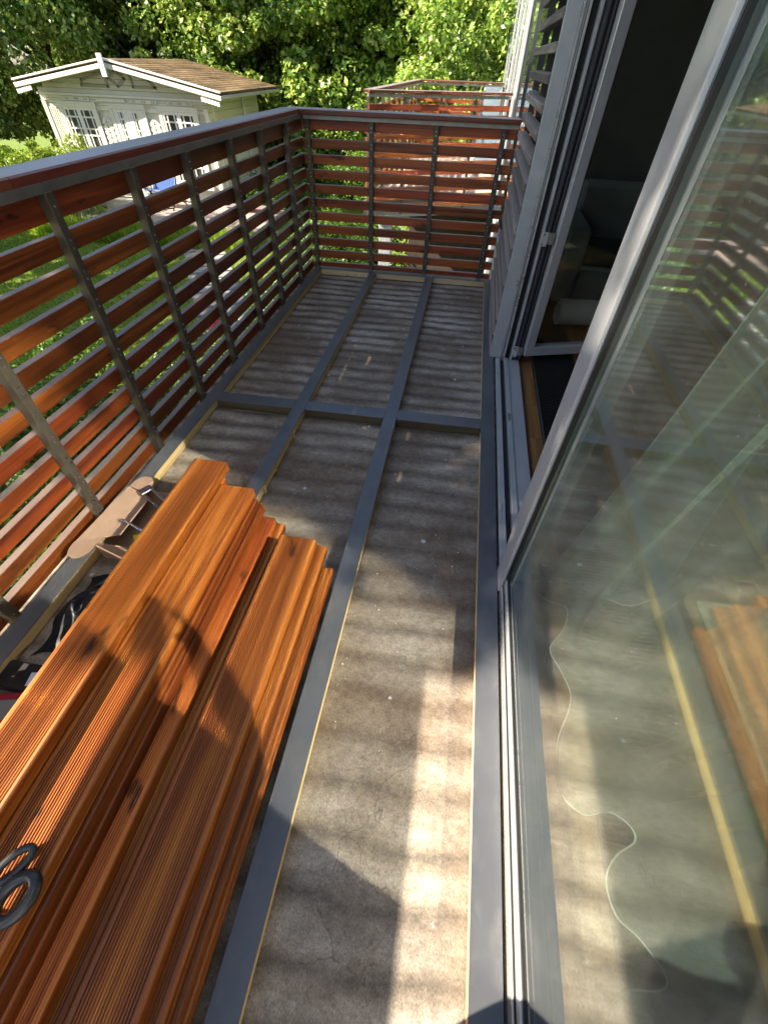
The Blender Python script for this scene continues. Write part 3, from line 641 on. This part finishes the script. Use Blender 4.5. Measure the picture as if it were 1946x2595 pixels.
flat_outline('balcony_slab', [(-1.72, 8.40, -.36), (.44, 9.42, -.36), (.44, 14.3, -.36), (-1.62, 14.3, -.36)], .24, 'concrete', NH); flat_outline('deck_surface', [(-1.6, 8.55, -.118), (.43, 9.5, -.118), (.43, 14.0, -.118), (-1.5, 14.0, -.118)], .02, 'paving', NH)
box('column', -1.53, -1.31, 8.78, 9.0, GZ, -.37, 'plaster', NH, .01); box('shade_backing', -1.15, .5, 10.2, 10.4, GZ, -.37, 'bark', NH, .01); box('shade_side', -1.16, -1.1, 10.4, 14.2, GZ, -.37, 'bark', NH, .01); box('shade_ground', -1.9, .5, 8.6, 10.2, GZ, GZ+.03, 'soil', NH, .01)  # dark panels and ground patch stand in for the shade under this balcony
NR = empty('neighbour_railing', (-.6, 9, -.1), 'weathered slatted railing of the next balcony beyond the far railing', 'railing')
na, nb_, nc, ne = Vector((-1.64, 8.36, 0)), Vector((.40, 9.34, 0)), Vector((-1.54, 14.1, 0)), Vector((.42, 14.1, 0))
def seg_box(name, a, b_, z0, z1, wd, mat, parent, shift=0, bev=.003):
    d = b_-a; L = d.length; ang = math.atan2(d.y, d.x); n_ = Vector((-d.y, d.x, 0)).normalized()*shift; mid = (a+b_)/2+n_
    k = ('seg', round(L, 3), round(z1-z0, 3), wd, mat)
    if k not in _cache: _cache[k] = bm_mesh(box_bm(L, wd, z1-z0, bev), name)
    return link(name, _cache[k], mat, parent, (mid.x, mid.y, (z0+z1)/2), (0, 0, ang))
for a, b_, sh in ((na, nb_, -.035), (nc, na, -.035), (nc, ne, .035)):
    seg_box('top_rail', a, b_, 1.165, 1.197, .14, 'cap_x', NR, 0); seg_box('steel_rail', a, b_, 1.12, 1.155, .05, 'galv_lit', NR, -sh*.3)
    for k in range(12): seg_box('slat', a, b_, 1.0-.1088*k-.066+(.05 if b_ is nb_ else 0), 1.0-.1088*k+(.05 if b_ is nb_ else 0), .026, 'slat_x_lit', NR, sh)
    n_ = max(3, int((b_-a).length/.55))
    for i in range(n_+1):
        p = a.lerp(b_, i/n_); box('post', p.x-.02, p.x+.02, p.y-.02, p.y+.02, -.3, 1.12, 'steel', NR, .002)
LC = empty('deck_lounger', (.05, 10.6, -.1), 'pale blue canvas lounger on the next balcony', 'lounger')
me = pts_mesh('canvas', [(-.2, -.25, .30), (.2, -.25, .30), (.2, .30, .42), (-.2, .30, .42), (.12, .62, 1.30), (-.16, .62, 1.30), (.12, .66, 1.28), (-.16, .66, 1.28), (.2, .34, .40), (-.2, .34, .40), (.2, -.25, .26), (-.2, -.25, .26)],
              [(0, 1, 2, 3), (3, 2, 4, 5), (5, 4, 6, 7), (7, 6, 8, 9), (9, 8, 10, 11), (0, 11, 10, 1)])
link('canvas', me, 'pale_blue', LC, (.17, 10.6, -.1))
for dx in (-.2, .2):
    o = link('frame', tube_mesh('frame', [(dx, -.3, 0), (dx, .1, .32), (dx, .62, 1.2)], .014, 6), 'zinc', LC, (.17, 10.6, -.1)); o = link('leg', tube_mesh('leg', [(dx, .4, 0), (dx, -.05, .36)], .014, 6), 'zinc', LC, (.17, 10.6, -.1))
# ------------------------------------------------------------------ summer house
SB = -2.42
SH = empty('summer_house', (-12, 20.4, SB), 'cream painted wooden summer house with mossy roof on the lawn', 'summer house')
XL, XR, YF, YK = -15.05, -8.98, 18.15, 22.6; WT = .47
def wallbox(name, *a, **k): return box(name, *a, SH, **k)
# plank cladding of the walls, board by board
nb = 16
for i in range(nb):
    z0 = SB+(WT-SB)/nb*i; z1 = SB+(WT-SB)/nb*(i+1)
    box('wall_board', XR-.06, XR, YF+.06, YK, z0, z1-.006, 'cream', SH, .008); 
    box('wall_board', XL, XL+.06, YF+.06, YK, z0, z1-.006, 'cream', SH, .008)
box('wall', XL+.06, XR-.06, YF+.05, YK-.05, SB, WT, 'cream', SH, .0)
for i in range(8):
    z0 = .02+.13*i; hw = (XR-XL)/2 if z0 < WT else max(.2, (XR-XL)/2*(1-(z0-WT)/.86))
    xc = (XL+XR)/2
    if z0 > -.02: box('gable_board', xc-hw, xc+hw, YF, YF+.05, z0, z0+.124, 'cream', SH, .008)
xc = -11.9
def slope_box(name, xa, za, xb, zb, y0, y1, th, mat, bev=.01):
    L = math.hypot(xb-xa, zb-za); ang = -math.atan2(zb-za, xb-xa)
    return link(name, bm_mesh(box_bm(L, y1-y0, th, bev), name), mat, SH, ((xa+xb)/2, (y0+y1)/2, (za+zb)/2), (0, ang, 0))
RF = []
AP = 1.22
for sx, xe, ze in ((-1, -15.36, .66), (1, -8.17, .58)):
    RF.append(slope_box('roof', xc, AP, xe, ze, 17.62, 22.9, .07, 'moss_roof'))
    slope_box('bargeboard', xc, AP-.09, xe, ze-.09, 17.56, 17.615, .115, 'cream'); slope_box('verge_trim', xc, AP+.045, xe, ze+.045, 17.54, 17.62, .05, 'white')
    # shingle courses
    for i in range(18):
        t0, t1 = i/18, (i+1)/18
        slope_box('shingle_row', xc+(xe-xc)*t0, AP+(ze-AP)*t0+.045-.003, xc+(xe-xc)*t1, AP+(ze-AP)*t1+.045+.004, 17.64, 22.88, .022, 'moss_roof', .004)
slope_box('eaves_gutter', -8.17, .52, -8.09, .52, 17.6, 22.9, .09, 'taupe')
o = box('finial', xc-.09, xc+.09, 17.47, 17.52, .86, 1.38, 'white', SH, .01)
for sx, xe, ze in ((-1, -15.3, .50), (1, -8.3, .43)):
    for i in range(6): box('scallop', xe-.06+i*.1*(-sx), xe+.04+i*.1*(-sx), 17.575, 17.6, ze-.13+.02*i, ze-.02+.02*i, 'white', SH, .02)
# gable ornaments
def frame_poly(name, pts, wd, y, mat):
    for i in range(len(pts)):
        a, b_ = pts[i], pts[(i+1) % len(pts)]; L = math.hypot(b_[0]-a[0], b_[1]-a[1])
        o = link(name, bm_mesh(box_bm(L+wd, .03, wd, .003), name), mat, SH, ((a[0]+b_[0])/2, y, (a[1]+b_[1])/2), (0, -math.atan2(b_[1]-a[1], b_[0]-a[0]), 0))
frame_poly('gable_ornament', [(-11.98, 1.0), (-11.69, .82), (-11.98, .64), (-12.27, .82)], .07, YF-.02, 'taupe')
frame_poly('gable_ornament', [(-12.42, .93), (-12.36, .62), (-13.3, .62), (-13.25, .76)], .07, YF-.02, 'taupe')
frame_poly('gable_ornament', [(-11.5, .96), (-11.45, .64), (-10.68, .64), (-10.85, .8)], .07, YF-.02, 'taupe')
box('cornice', XL-.02, XR+.02, YF-.08, YF, .36, .42, 'white', SH, .005); box('cornice', XL-.02, XR+.02, YF-.0495, YF, .22, .225, 'cream', SH, .005)
for x in (XL, XR-.16): box('corner_post', x, x+.16, YF-.04, YF+.06, SB, .2, 'cream', SH, .01)
box('corner_post', XR-.04, XR+.03, YF+.35, YF+.47, SB, WT, 'cream', SH, .01)
def shed_window(x0, x1, z0, z1, door=False):
    wn = empty('window', (0, 0, 0)); wn.name = 'double_door' if door else 'window'; wn.parent = SH; wn.location = Vector(((x0+x1)/2, YF, z0))-wloc(SH)
    def b(name, a0, a1, c0, c1, ya, yb_, mat, bev=.004): return box(name, a0, a1, YF+ya, YF+yb_, c0, c1, mat, wn, bev)
    b('casing', x0-.13, x0, z0-.1, z1+.14, -.06, -.001, 'cream'); b('casing', x1, x1+.13, z0-.1, z1+.14, -.06, -.001, 'cream'); b('casing', x0-.16, x1+.16, z1, z1+.14, -.07, -.0605, 'cream'); b('casing', x0-.12, x1+.12, z1, z1+.14, -.06, -.0011, 'cream')
    if not door: b('sill', x0-.2, x1+.2, z0-.16, z0-.001, -.14, -.0015, 'white')
    mid = (x0+x1)/2
    for a0, a1 in ((x0, mid), (mid, x1)):
        st = .17 if door else .07
        b('sash', a0, a0+st, z0, z1, -.05, -.002, 'white'); b('sash', a1-st, a1, z0, z1, -.05, -.002, 'white')
        b('sash', a0+st, a1-st, z1-.08, z1, -.05, -.002, 'white'); b('sash', a0+st, a1-st, z0, z0+(.7 if door else .08), -.05, -.002, 'white')
        g0, g1, h0, h1 = a0+st, a1-st, z0+(.7 if door else .08), z1-.08
        fr = [0, .12, .40, .54, 1.0] if not door else [0, .14, .42, .56, 1.0]
        b('pane', g0, g1, h0, h1, -.012, -.003, 'dark_glass', 0)
        xs = [g0+(g1-g0)*t for t in (.22, .78)]
        for x in xs: b('muntin', x-.022, x+.022, h0, h1, -.04, -.0125, 'white', .003)
        zs = [h1-(h1-h0)*t for t in (.10, .27, .37, .68, .78)]
        for z in zs: b('muntin', g0, g1, z-.022, z+.022, -.042, -.0126, 'white', .003)
        cellz = [h1]+zs+[h0]
        for (q, col) in ((2, 'red_glass'),):
            for ca, cb in ((g0, xs[0]), (xs[1], g1)): b('pane', ca, cb, cellz[q+1], cellz[q], -.02, -.0127, col, 0)
    return wn
shed_window(-14.33, -13.18, -1.85, .08); shed_window(-10.65, -9.5, -1.85, .08); shed_window(-12.45, -11.39, SB+.02, .08, True)
for cx in (-12.815, -11.02):           # chevron panels between door and windows
    for i in range(15):
        z = -2.2+i*.14
        for s in (-1, 1):
            link('chevron_board', bm_mesh(box_bm(.23, .012, .105, .006), 'chevron_board'), 'cream', SH, (cx+s*.09, YF-.03, z), (0, s*rad(38), 0))
for x0_, x1_, pl in ((-14.87, -14.5, 0), (-9.34, -9.16, 0)):
    n_ = 5
    for i in range(n_): box('panel_board', x0_+(x1_-x0_)/n_*i+.01, x0_+(x1_-x0_)/n_*(i+1)-.01, YF-.025, YF-.001, -2.2, .05, 'cream', SH, .012)
for xa, xb in ((-14.2, -13.2), (-12.95, -11.9), (-11.75, -10.75), (-10.4, -9.5)):
    z0, z1 = .235, .345
    box('frieze_panel', xa, xb, YF-.03, YF-.001, z0, z1, 'cream', SH, .006)
    if xa != -12.95:
        for t in (.12, .2, .44, .5, .56, .8, .88): box('frieze_key', xa+(xb-xa)*t, xa+(xb-xa)*t+.025, YF-.045, YF-.0305, z0+.03, z1-.03, 'taupe', SH, .003)
# side window of the summer house and terrace
box('side_panel', XR+.0005, XR+.02, 19.0, 19.7, -1.9, -.2, 'taupe', SH, .004); box('side_panel', XR+.0205, XR+.03, 19.1, 19.6, -1.8, -.3, 'cream', SH, .004)
box('downpipe', XR+.06, XR+.12, 20.9, 20.96, SB, .5, 'white', SH, .01)
me = bm_mesh(box_bm(9.5, 3.1, .26, .02), 'terrace'); tag(link('terrace', me, 'concrete', None, (-13.2, 16.59, GZ+.13)), kind='structure')
# paved platform pieces in front
PV = empty('paved_terrace', (-9.2, 16.2, GZ), kind='structure')
for i in range(10):
    for j in range(6):
        x = -11.6+i*.5+random.uniform(-.004, .004); y = 14.9+j*.5
        if 15.02 < y+.25 and x < -8.44 and y > 14.6: pass
        box('paver', x, x+.485, y, y+.485, GZ+(.262 if (x < -8.45 and y > 15.04) else .005), GZ+.30 + random.uniform(0, .006), 'paving', PV, .01)
# stepping slabs and garden path
PT = empty('garden_path', (-6.5, 11, GZ), kind='structure')
for i in range(22):
    t = i/21; x = -8.6+5.2*t; y = 15.0-8.8*t
    for s in (-.32, .32): box('slab', x+s*.85-.28, x+s*.85+.28, y+s*.5-.19, y+s*.5+.19, GZ+.0, GZ+.05+random.uniform(0, .01), 'slab', PT, .012, (0, 0, rad(-59.4+90)))
# garden chair, bench, watering can
CH = empty('folding_chair', (-10.6, 16.9, GZ+.3), 'blue canvas folding chair with black legs before the summer house', 'chair', rz=0)
b_ = Vector((-10.75, 17.1, GZ+.30))
me = pts_mesh('seat_cloth', [(-.45, -.4, .55), (.45, -.4, .55), (.45, .1, .50), (-.45, .1, .50), (.45, .35, 1.45), (-.45, .35, 1.45), (.45, .39, 1.44), (-.45, .39, 1.44), (.45, .14, .47), (-.45, .14, .47)], [(0, 1, 2, 3), (3, 2, 4, 5), (5, 4, 6, 7), (7, 6, 8, 9), (9, 8, 1, 0)])
link('seat_cloth', me, 'blue', CH, b_)
for sx in (-.47, .47):
    link('leg', tube_mesh('leg', [(sx, -.5, 0), (sx, .0, .5), (sx, .38, 1.5)], .022, 6), 'black_plastic', CH, b_); link('leg', tube_mesh('leg', [(sx, .5, 0), (sx, -.4, .62)], .022, 6), 'black_plastic', CH, b_)
link('crossbar', tube_mesh('crossbar', [(-.47, -.45, .06), (.47, -.45, .06)], .02, 6), 'black_plastic', CH, b_)
BE = empty('garden_bench', (-7.6, 17.6, GZ), 'low wooden bench by the corner of the summer house', 'bench')
for i in range(4): box('seat_plank', -8.5, -6.7, 17.1+i*.14, 17.22+i*.14, GZ+.40, GZ+.44, 'cap_x', BE, .006)
for x in (-8.35, -6.95):
    for y in (17.15, 17.5): box('leg', x, x+.09, y, y+.09, GZ, GZ+.399, 'cap', BE, .006)
WC = empty('watering_can', (-4.95, 8.4, GZ), 'small red watering can standing by the garden path', 'watering can')
cyl = bmesh.new(); bmesh.ops.create_cone(cyl, cap_ends=True, segments=20, radius1=.15, radius2=.13, depth=.3); link('body', bm_mesh(cyl, 'body', True), 'red', WC, (-4.95, 8.4, GZ+.15))
link('spout', tube_mesh('spout', [(0, 0, .06), (.2, .12, .2), (.32, .2, .38)], [.035, .025, .02], 8), 'red', WC, (-4.95, 8.4, GZ)); link('handle', tube_mesh('handle', [(-.13, -.02, .08), (-.24, -.06, .2), (-.18, -.05, .36), (0, 0, .4), (.1, .03, .32)], .013, 6), 'red', WC, (-4.95, 8.4, GZ))

# ------------------------------------------------------------------ trees
def trunk_mesh(name, H, r, seed):
    g = random.Random(seed); bm = None; parts = []
    pts = [(0, 0, 0)]
    for i in range(1, 6): pts.append((pts[-1][0]+g.uniform(-.15, .15), pts[-1][1]+g.uniform(-.15, .15), H*i/5))
    V, F = [], []
    def add(me):
        b0 = len(V); V.extend([v.co[:] for v in me.vertices]); F.extend([tuple(b0+k for k in p.vertices) for p in me.polygons]); bpy.data.meshes.remove(me)
    add(tube_mesh('t', pts, [r*(1-.16*i) for i in range(6)], 9))
    for i in range(9):
        b0 = Vector(pts[g.randint(1, 5)]); a = g.uniform(0, 6.28); L = H*g.uniform(.25, .42)
        d = Vector((math.cos(a), math.sin(a), g.uniform(.25, .9))); add(tube_mesh('l', [b0, b0+d*L*.5, b0+d*L+Vector((0, 0, .3))], [r*.35, r*.22, r*.07], 6))
    return pts_mesh(name, V, F, True)
CROWN = []
for k, (nl, R, Hh, cl, spd, size) in enumerate(((40000, 3.0, 4.6, 95, .74, .175), (40000, 3.2, 4.2, 85, .78, .175), (40000, 2.8, 5.0, 100, .70, .165), (36000, 2.9, 4.4, 90, .74, .18))):
    P, off = crown_points(nl, R, Hh, cl, spd, seed=20+k)
    CROWN.append(fast_mesh('crown', leaves(P, size, .3, off*.6, .66, .5), 4))
TRUNK = [trunk_mesh('trunk', 5.2, .22, 5), trunk_mesh('trunk', 5.6, .26, 6), trunk_mesh('trunk', 4.8, .2, 8)]
def tree(x, y, s, k, mat, label, zc=3.8, sz=1.0):
    t = empty('garden_tree', (x, y, GZ), label, 'tree', 'tall leafy trees closing off the garden')
    tr = link('trunk', TRUNK[k % 3], 'bark', t, (0, 0, 0), (0, 0, k*1.3), False); tr.scale = (s, s, s)
    me = CROWN[k % 4]
    if not me.materials: me.materials.append(M['leaf'])
    c = link('crown', me, None, t, (0, 0, zc*s*sz), (0, 0, k*2.1+x), False); c.scale = (s, s, s*sz)
    if mat != 'leaf': c.material_slots[0].link = 'OBJECT'; c.material_slots[0].material = M[mat]
    return t
tl = [(-20.6, 19.0, .62, 3, 'leaf_dark', 'low dark tree filling the gap left of the summer house', 2.6),
      (-21.5, 20.5, 1.05, 0, 'leaf', 'dark tree at the picture edge, left of the summer house'),
      (-19.0, 24.5, 1.1, 1, 'leaf', 'tree rising over the left eaves of the summer house'),
      (-15.6, 26.3, 1.15, 2, 'leaf', 'tree behind the left slope of the summer house roof'),
      (-12.3, 26.6, 1.1, 3, 'leaf', 'tree straight behind the summer house ridge'),
      (-9.2, 26.2, 1.15, 1, 'leaf', 'tree behind the right back corner of the summer house'),
      (-6.1, 25.6, 1.1, 0, 'leaf', 'bright tree between summer house and the next balcony'),
      (-3.4, 25.4, 1.15, 2, 'leaf', 'tree above the corner of the far railing'),
      (-.6, 24.6, 1.1, 3, 'leaf', 'tree above the railing of the next balcony'),
      (-17.5, 31, 1.5, 3, 'leaf_dark', 'taller dark tree in the second row beyond the summer house, on the left'),
      (-10.5, 32, 1.5, 0, 'leaf_dark', 'taller dark tree in the second row, behind the summer house ridge'),
      (-4.5, 31, 1.5, 1, 'leaf_dark', 'taller dark tree in the second row, above the far railing corner'),
      (2.0, 29, 1.5, 2, 'leaf_dark', 'taller dark tree in the second row beside the house front'),
      (-.7, 19.3, .72, 0, 'leaf', 'light green tree hanging over beside the window frames of the next house'),
      (-7.95, .74, .97, 2, 'leaf', 'tree outside the picture whose crown shades the far half of the balcony', 10.4),
      (-9.7, .35, .98, 1, 'leaf', 'second tree outside the picture, beyond the one that shades the balcony', 11.6),
      (-18.8, 10.0, 1.1, 2, 'leaf', 'tree mirrored in the window above the railing, nearest the summer house'),
      (-17.2, 4.8, 1.15, 3, 'leaf', 'tree mirrored in the window, second from the summer house'),
      (-16.5, -1.0, 1.15, 1, 'leaf', 'tree mirrored at the edge of the window glass')]
for x, y, s, k, mt, lab, *zc in tl: tree(x, y, s, k, mt, lab, *zc)
# ------------------------------------------------------------------ shrubs
def shrub_mesh(n, R, Hh, cl, spd, size, seed):
    P, off = crown_points(n, R, Hh, cl, spd, seed=seed, flatbottom=-.6); return fast_mesh('foliage', leaves(P, size, .4, off*.5, .5, 0), 4)
SHR = [shrub_mesh(15000, .95, .62, 70, .22, .062, 50), shrub_mesh(15000, .9, .7, 70, .2, .058, 51)]
STEM = trunk_mesh('stem', 1.0, .03, 12)
shr = [(-2.9, .3, 1.1, 'low leafy shrub below the railing, nearest the viewer'), (-4.2, 1.4, 1.1, 'low leafy shrub below the railing, left of the steel post foot'), (-3.1, 2.2, 1.15, 'low leafy shrub hugging the balcony under the cardboard box'),
       (-4.6, 3.2, 1.2, 'low leafy shrub seen through the lower slats at the picture edge'), (-3.4, 4.0, 1.1, 'sunlit low shrub seen through slats above the cardboard box'), (-5.6, 4.9, 1.2, 'low shrub on the lawn side, second bay of slats'),
       (-3.6, 5.8, 1.1, 'low shrub below the railing near the cross joist'), (-3.0, 7.4, 1.1, 'low shrub under the far railing corner'), (-2.6, 9.6, 1.2, 'low shrub beside the white column of the next house'),
       (-.9, 8.3, .8, 'small shrub beneath the far railing under the next balcony'), (-3.4, 12.0, 1.2, 'shrub by the lawn behind the far railing'), (-17.2, 15.2, 1.1, 'shrub with pale blooms left of the grey terrace'), (-19.0, 13.0, 1.3, 'round shrub at the lawn edge by the dark tree'),
       (-7.2, 19.2, 1.2, 'shrub at the back corner of the summer house'), (-4.6, 20.8, 1.5, 'shrub at the end of the lawn before the trees'), (-2.2, 19.8, 1.3, 'shrub at the end of the lawn near the next house')]
shr += [(-2.5, 10.9, 1.6, 'tall shrub at the corner of the next house'), (-2.4, 8.6, 1.15, 'leafy shrub just left of the column under the next balcony'), (-.2, 9.4, .7, 'small shrub in the dark ground under the next balcony'), (-16.9, 16.0, 1.6, 'bright clipped bush over the railing top, at the picture edge'), (-15.3, 16.0, 1.7, 'bright clipped bush over the railing top, second from the edge'), (-13.9, 15.9, 1.75, 'bright clipped bush before the left window of the summer house')]
for i, (x, y, s, lab) in enumerate(shr):
    t = empty('garden_shrub', (x, y, GZ), lab, 'shrub', 'low shrubs in the garden')
    st = link('stem', STEM, 'bark', t, (0, 0, 0), (0, 0, i), False); st.scale = (s*.6,)*3
    c = link('foliage', SHR[i % 2], 'leaf_shrub', t, (0, 0, .48*s), (0, 0, i*1.7), False); c.scale = (s, s, s)
    if 'bright' in lab: c.material_slots[0].link = 'OBJECT'; c.material_slots[0].material = M['grass']
# ------------------------------------------------------------------ grass and flower border
def blades(n, x0, x1, y0, y1, h0, h1, wd):
    P = np.stack([RNG.uniform(x0, x1, n), RNG.uniform(y0, y1, n), np.zeros(n)], 1); a = RNG.uniform(0, 6.28, n); h = RNG.uniform(h0, h1, n)
    d = np.stack([np.cos(a), np.sin(a), np.zeros(n)], 1)*wd/2; tip = np.stack([RNG.normal(0, .35, n)*h, RNG.normal(0, .35, n)*h, h], 1)
    return np.stack([P-d, P+d, P+tip], 1).reshape(-1, 3)
V = np.concatenate([blades(70000, -16, -1.7, 1, 15, .05, .12, .022), blades(60000, -26, -3, 14, 25, .06, .13, .03)])
keep = np.ones(len(V)//3, bool); c0 = V[::3]
keep &= ~((c0[:, 0] > -18) & (c0[:, 0] < -6.6) & (c0[:, 1] > 14.9) & (c0[:, 1] < 18.2))
keep &= ~((c0[:, 0] > XL) & (c0[:, 0] < XR) & (c0[:, 1] > 18) & (c0[:, 1] < 22.7))
tt = (15.0-c0[:, 1])/8.8; keep &= ~((np.abs(c0[:, 0]-(-8.6+5.2*tt)) < .6) & (tt > 0) & (tt < 1))
V = V.reshape(-1, 3, 3)[keep].reshape(-1, 3)
tag(link('grass', fast_mesh('grass', V, 3), 'grass', None, (0, 0, GZ)), 'short sunlit lawn grass in the garden below', 'grass', kind='stuff')
V = blades(9000, -13.5, -6.3, 13.6, 14.8, .15, .55, .05)
tag(link('flower_border_foliage', fast_mesh('flower_border_foliage', V, 3), 'grass', None, (0, 0, GZ)), 'tall yellowish border plants along the paved terrace', 'plants', kind='stuff')
# ------------------------------------------------------------------ the photographer, behind the camera
def skin_person():
    J = {'pelvis': ((-.11, -.44, 1.0), .165), 'waist': ((-.11, -.43, 1.17), .155), 'chest': ((-.105, -.42, 1.38), .18), 'neck': ((-.10, -.37, 1.57), .07), 'jaw': ((-.095, -.325, 1.65), .066), 'head': ((-.09, -.32, 1.75), .10), 'top': ((-.09, -.32, 1.83), .074),
         'shl': ((-.29, -.41, 1.49), .085), 'ell': ((-.29, -.36, 1.17), .058), 'wrl': ((-.145, -.085, 1.39), .035), 'shr': ((.08, -.42, 1.49), .085), 'elr': ((.13, -.36, 1.18), .058), 'wrr': ((.085, -.10, 1.40), .035),
         'hil': ((-.205, -.43, .92), .098), 'knl': ((-.22, -.38, .47), .068), 'anl': ((-.22, -.45, .05), .044), 'tol': ((-.23, -.31, -.018), .038),
         'hir': ((-.015, -.43, .92), .098), 'knr': ((-.005, -.40, .47), .068), 'anr': ((.0, -.48, .05), .044), 'tor': ((.01, -.34, -.018), .038)}
    E_ = [('pelvis', 'waist'), ('waist', 'chest'), ('chest', 'neck'), ('neck', 'jaw'), ('jaw', 'head'), ('head', 'top'), ('chest', 'shl'), ('shl', 'ell'), ('ell', 'wrl'), ('chest', 'shr'), ('shr', 'elr'), ('elr', 'wrr'),
          ('pelvis', 'hil'), ('hil', 'knl'), ('knl', 'anl'), ('anl', 'tol'), ('pelvis', 'hir'), ('hir', 'knr'), ('knr', 'anr'), ('anr', 'tor')]
    # palm and five fingers of each hand closing round the phone
    for s, wr, base in (('l', 'wrl', (-.105, -.065, 1.425)), ('r', 'wrr', (.062, -.075, 1.44))):
        J['pm'+s] = (base, .026); E_.append((wr, 'pm'+s)); dx = .03 if s == 'l' else -.02
        for i in range(4):
            b0 = Vector(base)+Vector((dx*.8, .012+.004*i, -.018+.02*i)); J['f%s%da' % (s, i)] = (tuple(b0), .0095); J['f%s%db' % (s, i)] = (tuple(b0+Vector((dx*1.1, .022, .008))), .0085); J['f%s%dc' % (s, i)] = (tuple(b0+Vector((dx*(1.7+.1*i), .012, .012))), .008)
            E_ += [('pm'+s, 'f%s%da' % (s, i)), ('f%s%da' % (s, i), 'f%s%db' % (s, i)), ('f%s%db' % (s, i), 'f%s%dc' % (s, i))]
        b0 = Vector(base)+Vector((dx*.6, -.022, .014)); J['t%sa' % s] = (tuple(b0), .011); J['t%sb' % s] = (tuple(b0+Vector((dx*.9, -.004, .028))), .010); E_ += [('pm'+s, 't%sa' % s), ('t%sa' % s, 't%sb' % s)]
    names = list(J); ix = {n_: i for i, n_ in enumerate(names)}
    me = bpy.data.meshes.new('person'); me.from_pydata([J[n_][0] for n_ in names], [(ix[a], ix[b_]) for a, b_ in E_], []); me.update()
    o = bpy.data.objects.new('person', me); C.objects.link(o)
    md = o.modifiers.new('skin', 'SKIN'); md.use_smooth_shade = True
    for i, n_ in enumerate(names):
        sv = me.skin_vertices[0].data[i]; r = J[n_][1]; sv.radius = (r*1.15, r*.85) if n_ in ('pelvis', 'waist', 'chest') else (r, r); sv.use_root = n_ == 'pelvis'
    sb = o.modifiers.new('sub', 'SUBSURF'); sb.levels = 2; sb.render_levels = 2
    return o
po = skin_person(); bpy.context.view_layer.update()
dg = bpy.context.evaluated_depsgraph_get(); me = bpy.data.meshes.new_from_object(po.evaluated_get(dg)); bpy.data.objects.remove(po)
me.materials.clear()
for k in ('skin', 'shirt', 'trousers'): me.materials.append(M[k])
me.polygons.foreach_set('use_smooth', [True]*len(me.polygons))
for p in me.polygons:
    z = p.center.z; x, y = p.center.x, p.center.y
    hand = (y > -.115 and z > 1.33)
    p.material_index = 0 if (hand or (z > 1.585)) else (1 if z > 1.02 else 2)
PE = empty('person', (-.11, -.42, ZF), 'standing person in dark shirt and grey trousers taking the picture, mirrored in the window', 'person')
o = link('body', me, None, PE); o.location = -wloc(PE)
hb = bmesh.new(); bmesh.ops.create_uvsphere(hb, u_segments=20, v_segments=14, radius=1, matrix=Matrix.Translation((-.09, -.335, 1.785))@Matrix.Diagonal((.099, .115, .11, 1)))
bmesh.ops.delete(hb, geom=[v for v in hb.verts if v.co.z < 1.77 and v.co.y > -.33], context='VERTS')
o = link('hair', bm_mesh(hb, 'hair', True), 'hair', PE); o.location = -wloc(PE)
PHn = link('mobile_phone', bm_mesh(box_bm(.076, .155, .008, .006, 2), 'mobile_phone'), 'black_plastic', None)
PHn.matrix_world = Matrix.Translation(Vector((-.028, -.02, 1.5)) - fwd*.03 - u2*.045) @ Matrix(((r2.x, u2.x, -fwd.x), (r2.y, u2.y, -fwd.y), (r2.z, u2.z, -fwd.z))).to_4x4()
tag(PHn, 'black mobile phone held up in both hands by the person', 'phone')
